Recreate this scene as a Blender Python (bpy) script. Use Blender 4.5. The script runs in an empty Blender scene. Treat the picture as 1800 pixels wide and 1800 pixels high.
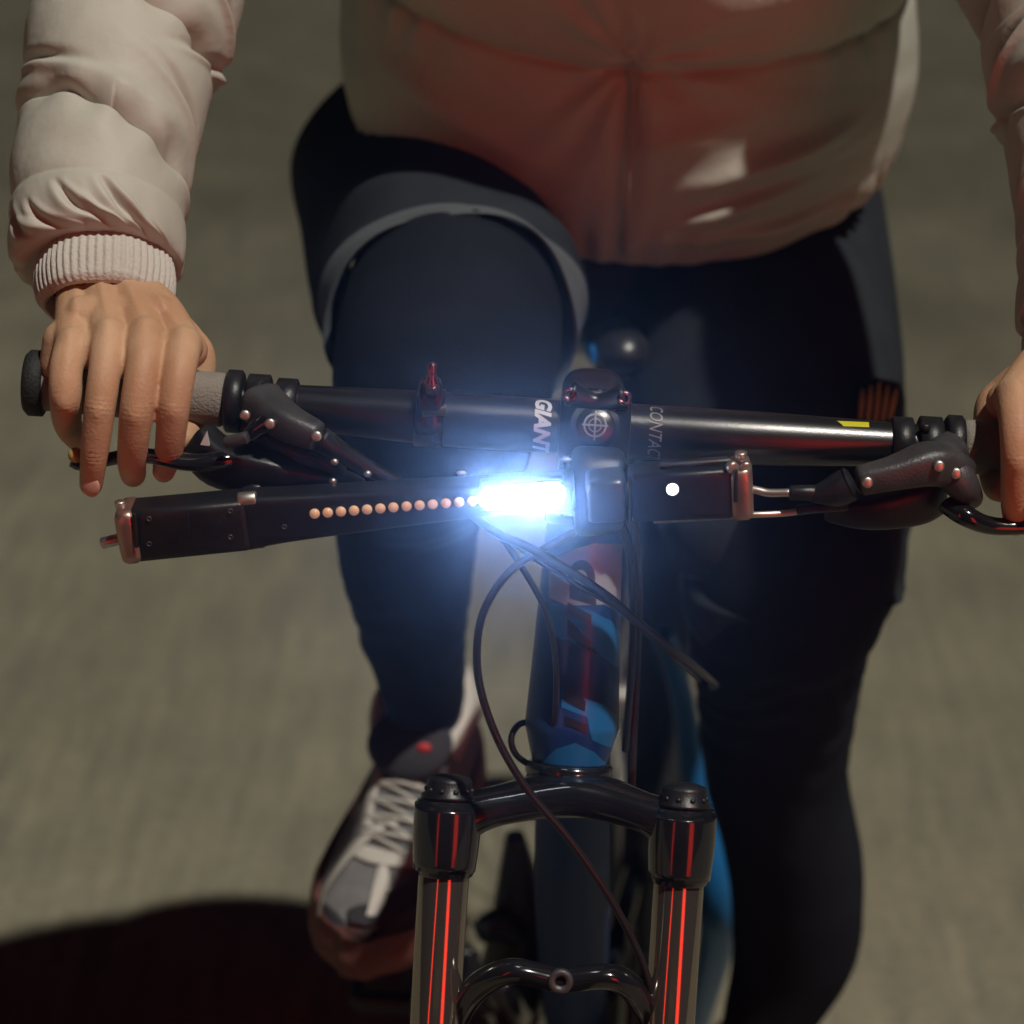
import bpy, bmesh, math, random
import numpy as np
from mathutils import Vector, Matrix

random.seed(4); rng = np.random.default_rng(4)
SC = bpy.context.scene; COL = SC.collection
R = math.radians

# ------------------------------------------------------------------ camera
PITCH, ROLL, DIST, FPX = R(22), R(3.6), 1.60, 4800.0
fwd = np.array([0, math.cos(PITCH), -math.sin(PITCH)])
up0 = np.array([0, math.sin(PITCH), math.cos(PITCH)])
X0 = np.array([1.0, 0, 0])
cr = math.cos(ROLL) * X0 + math.sin(ROLL) * up0
cu = math.cos(ROLL) * up0 - math.sin(ROLL) * X0
CAM = np.array([0.0, 0.0, 0.94]) - fwd * DIST
def _ray(px, py):
    d = fwd + cr * ((px - 900) / FPX) - cu * ((py - 900) / FPX)
    return d
_d = _ray(1045, 740); _t = (0 - CAM[1]) / _d[1]
CAM[0] -= (CAM + _d * _t)[0]
def W(px, py, y):
    """world point on the plane Y=y seen at photo pixel px,py"""
    d = _ray(px, py); t = (y - CAM[1]) / d[1]
    return CAM + d * t

cam_d = bpy.data.cameras.new("camera"); cam = bpy.data.objects.new("camera", cam_d); COL.objects.link(cam)
cam_d.sensor_width = 36; cam_d.lens = FPX / 1800 * 36; cam_d.clip_start = 0.05; cam_d.clip_end = 500
M = Matrix(((cr[0], cu[0], -fwd[0], CAM[0]), (cr[1], cu[1], -fwd[1], CAM[1]), (cr[2], cu[2], -fwd[2], CAM[2]), (0, 0, 0, 1)))
cam.matrix_world = M
cam_d.dof.use_dof = True; cam_d.dof.focus_distance = 1.58; cam_d.dof.aperture_fstop = 5.4
SC.camera = cam

# ------------------------------------------------------------------ night sky, street light as sun, exposure
SUN_DIR = Vector((0.315, -0.325, 1.0)).normalized()       # towards the light
w = bpy.data.worlds.new("World"); SC.world = w; w.use_nodes = True
nt = w.node_tree; bg = nt.nodes['Background']; sky = nt.nodes.new('ShaderNodeTexSky')
sky.sky_type = 'NISHITA'; sky.sun_disc = False
sky.sun_elevation = math.asin(SUN_DIR.z); sky.sun_rotation = math.atan2(SUN_DIR.x, SUN_DIR.y)
nt.links.new(sky.outputs[0], bg.inputs[0]); bg.inputs[1].default_value = 0.0018
sd = bpy.data.lights.new("sun", 'SUN'); sun = bpy.data.objects.new("sun", sd); COL.objects.link(sun)
sd.energy = 2.6; sd.angle = R(1.4); sd.color = (1.0, 0.945, 0.82)
sun.rotation_euler = SUN_DIR.to_track_quat('Z', 'Y').to_euler()
SC.view_settings.view_transform = 'Standard'; SC.view_settings.look = 'None'
SC.view_settings.exposure = 0.0; SC.view_settings.gamma = 1.0

# ------------------------------------------------------------------ materials
def mat(name, col, rough=0.5, metal=0.0, spec=0.5, coat=0.0, bump=0.0, bscale=200.0, var=0.0, vscale=8.0, emit=None, estr=0.0, sss=0.0, sheen=0.0, col2=None, stretch=None, trans=0.0):
    m = bpy.data.materials.new(name); m.use_nodes = True; n = m.node_tree; L = n.links
    b = n.nodes['Principled BSDF']
    b.inputs['Base Color'].default_value = (*col, 1); b.inputs['Roughness'].default_value = rough
    b.inputs['Metallic'].default_value = metal; b.inputs['Specular IOR Level'].default_value = spec
    b.inputs['Coat Weight'].default_value = coat; b.inputs['Coat Roughness'].default_value = 0.06
    b.inputs['Sheen Weight'].default_value = sheen
    if sss:
        b.inputs['Subsurface Weight'].default_value = sss; b.inputs['Subsurface Scale'].default_value = 0.006
        b.inputs['Subsurface Radius'].default_value = (1.0, 0.35, 0.2)
    if trans: b.inputs['Transmission Weight'].default_value = trans
    if emit: b.inputs['Emission Color'].default_value = (*emit, 1); b.inputs['Emission Strength'].default_value = estr
    tc = n.nodes.new('ShaderNodeTexCoord'); src = tc.outputs['Object']
    if stretch:
        mp = n.nodes.new('ShaderNodeMapping'); mp.inputs['Scale'].default_value = stretch; L.new(src, mp.inputs[0]); src = mp.outputs[0]
    if var or col2:
        t = n.nodes.new('ShaderNodeTexNoise'); t.inputs['Scale'].default_value = vscale; t.inputs['Detail'].default_value = 6; L.new(src, t.inputs['Vector'])
        r = n.nodes.new('ShaderNodeValToRGB'); L.new(t.outputs[0], r.inputs[0])
        c2 = col2 or tuple(c * (1 + var) for c in col); c1 = col if col2 else tuple(c * (1 - var) for c in col)
        r.color_ramp.elements[0].position = 0.35; r.color_ramp.elements[1].position = 0.68
        r.color_ramp.elements[0].color = (*c1, 1); r.color_ramp.elements[1].color = (*c2, 1)
        L.new(r.outputs[0], b.inputs['Base Color'])
        rr = n.nodes.new('ShaderNodeMapRange'); rr.inputs[3].default_value = max(0.02, rough - 0.08); rr.inputs[4].default_value = min(1, rough + 0.08)
        L.new(t.outputs[0], rr.inputs[0]); L.new(rr.outputs[0], b.inputs['Roughness'])
    if bump:
        t2 = n.nodes.new('ShaderNodeTexNoise'); t2.inputs['Scale'].default_value = bscale; t2.inputs['Detail'].default_value = 4; L.new(src, t2.inputs['Vector'])
        bp = n.nodes.new('ShaderNodeBump'); bp.inputs['Strength'].default_value = bump; bp.inputs['Distance'].default_value = 0.002
        L.new(t2.outputs[0], bp.inputs['Height']); L.new(bp.outputs[0], b.inputs['Normal'])
    return m
black_gloss = mat('black_paint', (0.010, 0.010, 0.013), 0.16, 0, 0.5, 0.6, var=0.2, vscale=40)
black_satin = mat('black_anodised', (0.085, 0.083, 0.085), 0.30, 0.92, 0.5, bump=0.05, bscale=900)
black_plastic = mat('black_plastic', (0.012, 0.012, 0.015), 0.38, 0, 0.45, bump=0.12, bscale=900, var=0.25, vscale=60)
grey_cast = mat('grey_cast_metal', (0.075, 0.075, 0.082), 0.42, 0.4, 0.5, bump=0.2, bscale=700, var=0.2, vscale=60)
rubber_black = mat('black_rubber', (0.016, 0.016, 0.018), 0.7, bump=0.4, bscale=500)
rubber_grey = mat('grey_rubber', (0.26, 0.235, 0.205), 0.8, bump=0.6, bscale=700, var=0.08, vscale=80)
steel = mat('bright_steel', (0.62, 0.60, 0.57), 0.42, 1.0, bump=0.05)
rose = mat('rose_metal', (0.50, 0.33, 0.29), 0.34, 0.85, bump=0.1, bscale=500, var=0.12, vscale=50)
rose_bolt = mat('rose_bolt', (0.35, 0.16, 0.17), 0.2, 1.0)
blue_paint = mat('blue_metallic_paint', (0.010, 0.075, 0.26), 0.28, 0.35, 0.5, 0.8, var=0.15, vscale=30)
navy_paint = mat('navy_paint', (0.008, 0.038, 0.16), 0.40, 0.2, 0.4, 0.15)
silver_paint = mat('silver_paint', (0.34, 0.34, 0.36), 0.45, 0.2, 0.4, 0.1)
decal_dark = mat('dark_decal', (0.008, 0.010, 0.025), 0.45, 0, 0.4, 0.1)
decal_cyan = mat('cyan_decal', (0.015, 0.15, 0.40), 0.40, 0.2, 0.4, 0.15)
white_print = mat('white_print', (0.62, 0.62, 0.64), 0.5)
grey_print = mat('grey_print', (0.30, 0.31, 0.32), 0.5)
yellow_tag = mat('yellow_sticker', (0.62, 0.60, 0.02), 0.5)
stanchion_m = mat('smoked_chrome', (0.36, 0.32, 0.28), 0.10, 0.9, 0.5)
cable_m = mat('cable_housing', (0.014, 0.013, 0.016), 0.33, 0, 0.5)
skin = mat('skin', (0.50, 0.285, 0.170), 0.55, 0, 0.35, bump=0.2, bscale=520, sss=0.18, col2=(0.60, 0.385, 0.245), vscale=30)
nail_m = mat('fingernail', (0.66, 0.40, 0.32), 0.22, 0, 0.5, sss=0.1)
jacket_m = mat('cream_puffer_nylon', (0.52, 0.51, 0.45), 0.56, 0, 0.35, bump=0.25, bscale=130, var=0.05, vscale=14)
cuff_m = mat('ribbed_cuff_knit', (0.56, 0.54, 0.50), 0.85, 0, 0.2, bump=0.5, bscale=500)
shorts_m = mat('charcoal_shorts_cloth', (0.027, 0.031, 0.039), 0.9, 0, 0.08, bump=0.3, bscale=300, var=0.12, vscale=25)
lit_hem_m = mat('lit_hem_cloth', (0.098, 0.110, 0.124), 0.9, 0, 0.1, bump=0.3, bscale=300)  # shorts cloth painted paler where the key light falls on the hem
legging_m = mat('black_leggings', (0.014, 0.016, 0.023), 0.85, 0, 0.08, bump=0.2, bscale=400, var=0.12, vscale=20)
hair_m = mat('dark_hair', (0.02, 0.014, 0.01), 0.45, bump=0.6, bscale=200, stretch=(6, 6, 1))
shoe_mesh_m = mat('grey_shoe_mesh', (0.17, 0.17, 0.175), 0.8, bump=0.6, bscale=700, var=0.15, vscale=90)
shoe_white = mat('white_shoe_overlay', (0.50, 0.48, 0.44), 0.5, bump=0.1)
shoe_dark = mat('dark_shoe_lining', (0.028, 0.026, 0.034), 0.85, bump=0.4, bscale=600)
shoe_sole = mat('russet_rubber_sole', (0.16, 0.055, 0.045), 0.7, bump=0.3, bscale=300, var=0.2, vscale=40)
red_logo = mat('red_logo', (0.5, 0.03, 0.03), 0.6)
gold_m = mat('gold_stripe_print', (0.46, 0.34, 0.12), 0.6)
amber_led = mat('amber_led_bead', (0.80, 0.50, 0.30), 0.15, 0, 0.6, coat=0.5, emit=(1, 0.6, 0.35), estr=0.12)  # unlit beads; faint emission stands in for glare on them
led_white = mat('lit_white_led', (1, 1, 1), 0.3, emit=(0.82, 0.92, 1.0), estr=30)
led_spot = mat('lit_indicator', (1, 1, 1), 0.3, emit=(0.95, 0.98, 1.0), estr=3)
lens_dim = mat('frosted_lens', (0.035, 0.042, 0.065), 0.3, 0, 0.5, coat=0.5)
tyre_m = mat('tyre_rubber', (0.014, 0.014, 0.014), 0.8, bump=0.8, bscale=120)
van_m = mat('van_paint', (0.008, 0.008, 0.010), 0.3, 0, 0.5, 0.5)
tail_red = mat('lit_red_lens', (0.5, 0.02, 0.01), 0.3, emit=(1.0, 0.045, 0.022), estr=3.3)

def road_material():
    m = bpy.data.materials.new('worn_concrete_road'); m.use_nodes = True; n = m.node_tree; L = n.links; b = n.nodes['Principled BSDF']
    tc = n.nodes.new('ShaderNodeTexCoord')
    def noise(scale, det, st=(1, 1, 1)):
        mp = n.nodes.new('ShaderNodeMapping'); mp.inputs['Scale'].default_value = st; L.new(tc.outputs['Object'], mp.inputs[0])
        t = n.nodes.new('ShaderNodeTexNoise'); t.inputs['Scale'].default_value = scale; t.inputs['Detail'].default_value = det; L.new(mp.outputs[0], t.inputs['Vector']); return t.outputs[0]
    def ramp(f, a, c1, p, c2):
        r = n.nodes.new('ShaderNodeValToRGB'); L.new(f, r.inputs[0]); r.color_ramp.elements[0].position = a; r.color_ramp.elements[1].position = p
        r.color_ramp.elements[0].color = (*c1, 1); r.color_ramp.elements[1].color = (*c2, 1); return r.outputs[0]
    def mix(fac, a, c, mode='MIX', f=0.5):
        x = n.nodes.new('ShaderNodeMix'); x.data_type = 'RGBA'; x.blend_type = mode; x.inputs[0].default_value = f
        if fac is not None: L.new(fac, x.inputs[0])
        L.new(a, x.inputs[6]); L.new(c, x.inputs[7]); return x.outputs[2]
    big = ramp(noise(1.1, 4), 0.3, (0.180, 0.169, 0.124), 0.7, (0.255, 0.240, 0.186))
    streak = ramp(noise(9, 5, (6, 0.5, 1)), 0.3, (0.80, 0.80, 0.80), 0.7, (1.12, 1.10, 1.04))
    fine = ramp(noise(60, 6), 0.25, (0.80, 0.80, 0.80), 0.75, (1.18, 1.18, 1.18))
    # street-light falloff painted in: colour darkens up the road behind a ragged noise edge
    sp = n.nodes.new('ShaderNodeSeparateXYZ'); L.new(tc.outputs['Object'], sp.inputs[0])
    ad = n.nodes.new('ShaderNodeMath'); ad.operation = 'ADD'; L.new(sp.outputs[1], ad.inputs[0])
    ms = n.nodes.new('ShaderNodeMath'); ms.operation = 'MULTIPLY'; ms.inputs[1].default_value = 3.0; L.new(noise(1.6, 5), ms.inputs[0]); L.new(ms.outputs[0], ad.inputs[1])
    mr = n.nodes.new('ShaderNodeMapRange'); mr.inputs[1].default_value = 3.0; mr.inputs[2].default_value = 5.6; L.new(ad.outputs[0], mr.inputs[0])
    far_dim = ramp(noise(2.3, 5), 0.3, (0.090, 0.084, 0.060), 0.7, (0.112, 0.106, 0.079))
    big = mix(mr.outputs[0], big, far_dim)
    blot = ramp(noise(5.5, 7), 0.32, (0.88, 0.88, 0.89), 0.66, (1.07, 1.06, 1.04))
    big = mix(None, big, blot, 'MULTIPLY', 1.0)
    c = mix(None, big, streak, 'MULTIPLY', 1.0); c = mix(None, c, fine, 'MULTIPLY', 1.0)
    L.new(c, b.inputs['Base Color']); b.inputs['Roughness'].default_value = 0.9; b.inputs['Specular IOR Level'].default_value = 0.25
    bp = n.nodes.new('ShaderNodeBump'); bp.inputs['Strength'].default_value = 0.5; bp.inputs['Distance'].default_value = 0.006; L.new(noise(120, 5), bp.inputs['Height']); L.new(bp.outputs[0], b.inputs['Normal'])
    return m

# ------------------------------------------------------------------ mesh helpers
class MB:
    def __init__(s): s.v = []; s.f = []; s.n = 0
    def add(s, v, f):
        v = np.asarray(v, float); s.v.append(v); s.f += [tuple(i + s.n for i in q) for q in f]; s.n += len(v); return s
    def mesh(s, name):
        me = bpy.data.meshes.new(name); me.from_pydata(np.concatenate(s.v).tolist(), [], s.f); me.update(); return me
def tag(o, label=None, cat=None, group=None, kind=None):
    if label: o['label'] = label
    if cat: o['category'] = cat
    if group: o['group'] = group
    if kind: o['kind'] = kind
    return o
def link(name, me, m, parent=None, smooth=True, label=None):
    o = bpy.data.objects.new(name, me); COL.objects.link(o)
    if m: me.materials.append(m)
    me.polygons.foreach_set('use_smooth', [smooth] * len(me.polygons))
    if parent is not None:
        o.parent = parent; o.matrix_parent_inverse = world_of(parent).inverted()
    if label: o['label'] = label
    return o
def world_of(o):
    m = Matrix.Translation(o.location)
    return m if o.parent is None else world_of(o.parent) @ o.matrix_parent_inverse @ m
def obj(name, mb, m, parent=None, smooth=True, label=None): return link(name, mb.mesh(name), m, parent, smooth, label)
def empty(name, loc, label, cat, group=None):
    o = bpy.data.objects.new(name, None); o.location = loc; COL.objects.link(o); o.empty_display_size = 0.1
    return tag(o, label, cat, group)
def cat_rom(P, n):
    P = np.asarray(P, float)
    if len(P) == 2:
        t = np.linspace(0, 1, n)[:, None]; return P[0] * (1 - t) + P[1] * t
    Q = np.vstack([2 * P[0] - P[1], P, 2 * P[-1] - P[-2]]); out = []
    T = np.linspace(0, len(P) - 1 - 1e-9, n)
    for t in T:
        i = int(t); u = t - i; a, b, c, d = Q[i:i + 4]
        out.append(0.5 * ((2 * b) + (c - a) * u + (2 * a - 5 * b + 4 * c - d) * u * u + (3 * b - a - 3 * c + d) * u ** 3))
    return np.array(out)
def norm(v): return v / (np.linalg.norm(v, axis=-1, keepdims=True) + 1e-12)
def loft(pts, rad, ry=None, up=None, n=24, seg=None, e=2.0, cap=True, disp=None, roundcap=True, faces_only=False):
    """tube along pts. rad: scalar or list (half width along B), ry likewise (half height along N=up). e: superellipse exponent"""
    pts = np.asarray(pts, float); k = len(pts); seg = seg or (2 if k == 2 else (k - 1) * 6 + 1)
    rx = np.full(k, rad, float) if np.isscalar(rad) else np.asarray(rad, float)
    ryy = rx if ry is None else (np.full(k, ry, float) if np.isscalar(ry) else np.asarray(ry, float))
    C = cat_rom(np.column_stack([pts, rx, ryy]), seg); P = C[:, :3]; rx = np.abs(C[:, 3]); ryy = np.abs(C[:, 4])
    T = norm(np.gradient(P, axis=0))
    if up is not None:
        N = np.tile(np.asarray(up, float), (len(P), 1)); N = norm(N - (N * T).sum(1, keepdims=True) * T)
    else:
        a = np.array([0, 0, 1.0]) if abs(T[0][2]) < 0.9 else np.array([0, -1.0, 0]); N = [norm(a - a.dot(T[0]) * T[0])]
        for t in T[1:]: v = N[-1] - N[-1].dot(t) * t; N.append(norm(v))
        N = np.array(N)
    B = np.cross(T, N)
    if cap and roundcap:   # small rounded ends
        r0 = min(rx[0], ryy[0]) * 0.25; r1 = min(rx[-1], ryy[-1]) * 0.25
        pre = [(P[0], 0.0 + 0.75), (P[0] + T[0] * r0 * 0.3, 0.92)]; post = [(P[-1] - T[-1] * r1 * 0.3, 0.92), (P[-1], 0.75)]
        P = np.vstack([P[0], P[0] + T[0] * r0 * 0.3, P[0] + T[0] * r0, P[1:-1], P[-1] - T[-1] * r1, P[-1] - T[-1] * r1 * 0.3, P[-1]])
        ex = lambda A: np.concatenate([A[:1], A[:1], A[:1], A[1:-1], A[-1:], A[-1:], A[-1:]])
        N, B, T = ex(N), ex(B), ex(T); rx, ryy = ex(rx), ex(ryy)
        q0 = np.ones(len(P)); dx = np.minimum(rx, ryy) * 0.25
        k0 = np.zeros(len(P)); k0[0] = k0[-1] = 1.0; k0[1] = k0[-2] = 0.3
        rx = rx - k0 * dx; ryy = ryy - k0 * dx
    th = np.linspace(0, 2 * np.pi, n, endpoint=False); c, s_ = np.cos(th), np.sin(th)
    sc, ss = np.sign(c) * np.abs(c) ** (2 / e), np.sign(s_) * np.abs(s_) ** (2 / e)
    m = len(P); V = P[:, None, :] + B[:, None, :] * (rx[:, None] * sc)[:, :, None] + N[:, None, :] * (ryy[:, None] * ss)[:, :, None]
    if disp is not None:
        out = B[:, None, :] * sc[None, :, None] + N[:, None, :] * ss[None, :, None]
        U = np.linspace(0, 1, m)[:, None]; V = V + out * disp(U, th[None, :])[:, :, None]
    V = V.reshape(-1, 3); F = []
    for i in range(m - 1):
        for j in range(n):
            j2 = (j + 1) % n; F.append((i * n + j, i * n + j2, (i + 1) * n + j2, (i + 1) * n + j))
    if cap:
        F.append(tuple(range(n - 1, -1, -1))); F.append(tuple((m - 1) * n + j for j in range(n)))
    return V, F
def tube(*a, **k): return MB().add(*loft(*a, **k))
def ball(c, r, n=16):
    c = np.asarray(c, float); r = np.full(3, r) if np.isscalar(r) else np.asarray(r)
    V = []; F = []
    for i in range(n + 1):
        ph = np.pi * i / n
        for j in range(2 * n): t = np.pi * j / n; V.append(c + r * np.array([math.sin(ph) * math.cos(t), math.sin(ph) * math.sin(t), math.cos(ph)]))
    for i in range(n):
        for j in range(2 * n): F.append((i * 2 * n + j, (i + 1) * 2 * n + j, (i + 1) * 2 * n + (j + 1) % (2 * n), i * 2 * n + (j + 1) % (2 * n)))
    return np.array(V), F
def chain(mb, pts, rad, n=20):
    """capsule-like limb with ball ends"""
    mb.add(*loft(pts, rad, n=n, seg=(len(pts) - 1) * 8 + 1, roundcap=False)); rr = [rad] * len(pts) if np.isscalar(rad) else rad
    mb.add(*ball(pts[0], rr[0], 10)); mb.add(*ball(pts[-1], rr[-1], 10)); return mb
def remesh(mb, voxel, smooth=4, fac=0.5):
    me = mb.mesh('tmp'); o = bpy.data.objects.new('tmp', me); COL.objects.link(o)
    md = o.modifiers.new('r', 'REMESH'); md.mode = 'VOXEL'; md.voxel_size = voxel; md.use_smooth_shade = True
    if smooth: s = o.modifiers.new('s', 'SMOOTH'); s.iterations = smooth; s.factor = fac
    dg = bpy.context.evaluated_depsgraph_get(); out = bpy.data.meshes.new_from_object(o.evaluated_get(dg))
    bpy.data.objects.remove(o); return out
def mesh_arrays(me):
    v = np.empty(len(me.vertices) * 3); me.vertices.foreach_get('co', v); return v.reshape(-1, 3), [tuple(p.vertices) for p in me.polygons]
def set_co(me, v): me.vertices.foreach_set('co', np.asarray(v).ravel()); me.update()
def fnoise(P, s, seed=0):
    """cheap smooth pseudo-noise"""
    r = np.random.default_rng(seed); out = 0
    for k in range(6):
        d = r.normal(size=3); d /= np.linalg.norm(d); out = out + np.sin(P @ d * s * (0.6 + 0.25 * k) + r.uniform(0, 6.28))
    return out / 6
def revolve(center, axis, prof, n=28):
    """prof: list of (t along axis, r)"""
    c = np.asarray(center, float); a = norm(np.asarray(axis, float)); h = np.array([0, 0, 1.0]) if abs(a[2]) < 0.9 else X0
    u = norm(np.cross(h, a)); v = np.cross(a, u); V = []; F = []
    for t, r in prof:
        for j in range(n): q = 2 * np.pi * j / n; V.append(c + a * t + (u * math.cos(q) + v * math.sin(q)) * r)
    m = len(prof)
    for i in range(m - 1):
        for j in range(n): j2 = (j + 1) % n; F.append((i * n + j, (i + 1) * n + j, (i + 1) * n + j2, i * n + j2))
    F.append(tuple(range(n))); F.append(tuple((m - 1) * n + j for j in range(n - 1, -1, -1)))
    return np.array(V), F
def text_mesh(s, size, shear=0.0, bold=0.0, sx=1.0):
    cu_ = bpy.data.curves.new('t', 'FONT'); cu_.body = s; cu_.size = size; cu_.shear = shear; cu_.offset = bold; cu_.align_x = 'CENTER'; cu_.align_y = 'CENTER'; cu_.resolution_u = 3
    o = bpy.data.objects.new('t', cu_); COL.objects.link(o); dg = bpy.context.evaluated_depsgraph_get()
    me = bpy.data.meshes.new_from_object(o.evaluated_get(dg)); bpy.data.objects.remove(o)
    bm = bmesh.new(); bm.from_mesh(me); bmesh.ops.triangulate(bm, faces=bm.faces)
    for _ in range(3):
        es = [e for e in bm.edges if e.calc_length() > size * 0.18]
        if es: bmesh.ops.subdivide_edges(bm, edges=es, cuts=1); bmesh.ops.triangulate(bm, faces=bm.faces)
    bm.to_mesh(me); bm.free(); v, f = mesh_arrays(me); v[:, 0] *= sx; return v, f

# ================================================================== SETTING
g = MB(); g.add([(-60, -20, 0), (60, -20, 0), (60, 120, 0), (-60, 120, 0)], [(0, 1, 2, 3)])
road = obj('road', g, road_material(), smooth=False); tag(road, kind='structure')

# ================================================================== BICYCLE
B0 = W(1045, 745, 0.0); ZB = B0[2] - 0.003
bike = empty('mountain_bicycle', (0, 0, 0), 'blue and black mountain bicycle with smoked fork legs, ridden towards the viewer', 'bicycle')
AX = np.array([0, -math.cos(R(70)), -math.sin(R(70))])         # down the steering axis
def ax(y_px, x_off=0.0, y_off=0.0):
    """point on steering axis seen at pixel row y_px"""
    best = None
    for t in np.linspace(-0.1, 0.5, 1201):
        p = np.array([0, 0.072, ZB]) + AX * t; q = p - CAM; d = q.dot(fwd); py = 900 - q.dot(cu) / d * FPX
        if best is None or abs(py - y_px) < best[0]: best = (abs(py - y_px), p)
    return best[1] + np.array([x_off, y_off, 0])
# handlebar
bar_pts = [(-0.330, 0.020, ZB), (-0.22, 0.009, ZB), (-0.10, 0.001, ZB), (-0.03, 0, ZB), (0.03, 0, ZB), (0.10, 0.001, ZB), (0.22, 0.009, ZB), (0.330, 0.020, ZB)]
hb = obj('handlebar', tube(bar_pts, [0.0111, 0.0113, 0.0155, 0.0158, 0.0158, 0.0155, 0.0113, 0.0111], n=48), black_satin, bike)
def bar_y(x): return np.interp(abs(x), [0, 0.03, 0.1, 0.22, 0.345], [0, 0, 0.001, 0.009, 0.020])
def bp(x, dy=0, dz=0): return np.array([x, bar_y(x) + dy, ZB + dz])
# lettering wrapped round the bar, read top to bottom
def wrap_bar(v, f, x0, ang0, r):
    # text x -> down round the bar (towards the camera side), text y -> +x
    o = np.zeros_like(v); a = ang0 + v[:, 0] / r; o[:, 0] = x0 + v[:, 1]
    o[:, 1] = -np.sin(a) * r; o[:, 2] = ZB + np.cos(a) * r
    return MB().add(o, f)
v, f = text_mesh('GIANT', 0.0125, 0.25, 0.0006, 0.98)
obj('lettering', wrap_bar(v, f, -0.0305, R(68), 0.01625), white_print, hb, label='white slanted GIANT lettering')
v, f = text_mesh('CONTACT', 0.0108, 0.3, 0.0, 0.74)
obj('lettering', wrap_bar(v, f, 0.0345, R(70), 0.01625), grey_print, hb, label='grey outlined lettering right of the stem')
v, f = MB(), None
st = tube([bp(0.138), bp(0.163)], 0.01535, n=40, cap=False); 
yt = MB(); P_ = []; 
for i, x in enumerate(np.linspace(0.134, 0.158, 6)):
    for j, a in enumerate(np.linspace(R(12), R(30), 4)):
        rr = 0.0142; P_.append((x, bar_y(x) - math.sin(a) * rr, ZB + math.cos(a) * rr))
yt.add(P_, [(i * 4 + j, i * 4 + j + 1, (i + 1) * 4 + j + 1, (i + 1) * 4 + j) for i in range(5) for j in range(3)])
obj('sticker', yt, yellow_tag, hb, label='thin yellow sticker on the bar top')
for s in (-1, 1):
    gp = obj('grip', tube([bp(s * 0.213), bp(s * 0.330)], 0.0158, n=36), rubber_grey, bike)
    m_ = MB(); m_.add(*revolve(bp(s * 0.321), (s, -0.05 * 0, 0), [(0, 0.0175), (0.001, 0.0195), (0.009, 0.0195), (0.0115, 0.017), (0.012, 0.010)]))
    obj('end_flange', m_, rubber_black, gp)
    m_ = MB(); m_.add(*revolve(bp(s * 0.204), (s, 0, 0), [(0, 0.0165), (0.0015, 0.0185), (0.009, 0.0185), (0.0105, 0.0165)]))
    obj('lock_ring', m_, black_plastic, gp)
    # brake clamp and shifter clamp round the bar
    m_ = MB(); m_.add(*revolve(bp(s * 0.188), (s, 0, 0), [(0, 0.015), (0.001, 0.0172), (0.013, 0.0172), (0.014, 0.015)]))
    m_.add(*revolve(bp(s * 0.172), (s, 0, 0), [(0, 0.014), (0.001, 0.0162), (0.012, 0.0162), (0.013, 0.014)]))
    m_.add(*revolve(bp(s * 0.190, -0.010, 0.012), (0, 0, 1), [(0, 0.003), (0.004, 0.003), (0.005, 0.002)], 12))
    obj('control_clamp', m_, black_plastic, bike)
# left brake lever
def px(*a): return [W(*q) for q in a]
lv = obj('brake_lever', tube(px((455, 705, -0.010), (500, 740, -0.030), (560, 768, -0.040)), [0.013, 0.0105, 0.007], ry=[0.012, 0.010, 0.008], n=24, e=3.2), grey_cast, bike)
m_ = tube(px((425, 775, -0.034), (470, 742, -0.030), (500, 735, -0.030)), [0.0035, 0.007, 0.008], n=16)
m_.add(*loft(px((440, 800, -0.018), (400, 806, -0.028), (330, 812, -0.033), (240, 800, -0.03), (150, 815, -0.025), (128, 806, -0.025)), [0.008, 0.008, 0.007, 0.0055, 0.005, 0.006], ry=[0.006, 0.006, 0.005, 0.004, 0.004, 0.005], n=16))
obj('lever_blade', m_, black_gloss, lv)
m_ = MB(); m_.add(*ball(W(133, 800, -0.03), 0.0045, 8)); obj('lever_tip', m_, gold_m, lv)
for q in ((430, 731, -0.036), (474, 746, -0.043), (556, 768, -0.049)):
    m_ = MB(); m_.add(*revolve(W(*q) + np.array([0, 0.004, -0.001]), (0, -1, 0.35), [(0, 0.0030), (0.0025, 0.0030), (0.003, 0.002)], 14)); obj('bolt', m_, steel, lv)
m_ = tube(px((560, 770, -0.036), (600, 795, -0.034), (650, 825, -0.032), (705, 848, -0.03)), [0.0075, 0.0062, 0.0050, 0.0030], n=18)
obj('cable_adjuster', m_, black_plastic, lv)
for q in ((588, 812, -0.044), (646, 833, -0.04), (585, 846, -0.04)):
    m_ = MB(); m_.add(*ball(W(*q), (0.0024, 0.0018, 0.0020), 8)); obj('bolt', m_, steel, lv)
m_ = tube(px((345, 770, -0.012), (385, 810, -0.02), (470, 826, -0.024), (560, 850, -0.022), (640, 862, -0.02)), [0.008, 0.011, 0.013, 0.011, 0.006], ry=[0.012, 0.014, 0.0125, 0.012, 0.006], n=28, e=4.5)
m_.add(*loft(px((440, 740, 0.0), (500, 790, -0.015), (560, 815, -0.020), (600, 845, -0.02)), [0.010, 0.011, 0.010, 0.006], n=24, e=4))
m_.add(*loft(px((430, 838, -0.02), (455, 875, -0.035)), [0.008, 0.008], n=16))
sh = obj('gear_shifter', m_, black_plastic, bike)
m_ = MB(); a_ = px((352, 782, -0.034), (363, 760, -0.034), (368, 784, -0.034)); b_ = [p + np.array([0, .003, 0]) for p in a_]
m_.add(a_ + b_, [(0, 1, 2), (3, 5, 4), (0, 3, 4, 1), (1, 4, 5, 2), (2, 5, 3, 0)]); obj('marker', m_, white_print, sh, smooth=False)
m_ = tube(px((396, 778, -0.042), (436, 768, -0.044)), 0.0032, n=12, e=4); obj('thumb_paddle', m_, grey_cast, sh)
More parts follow.
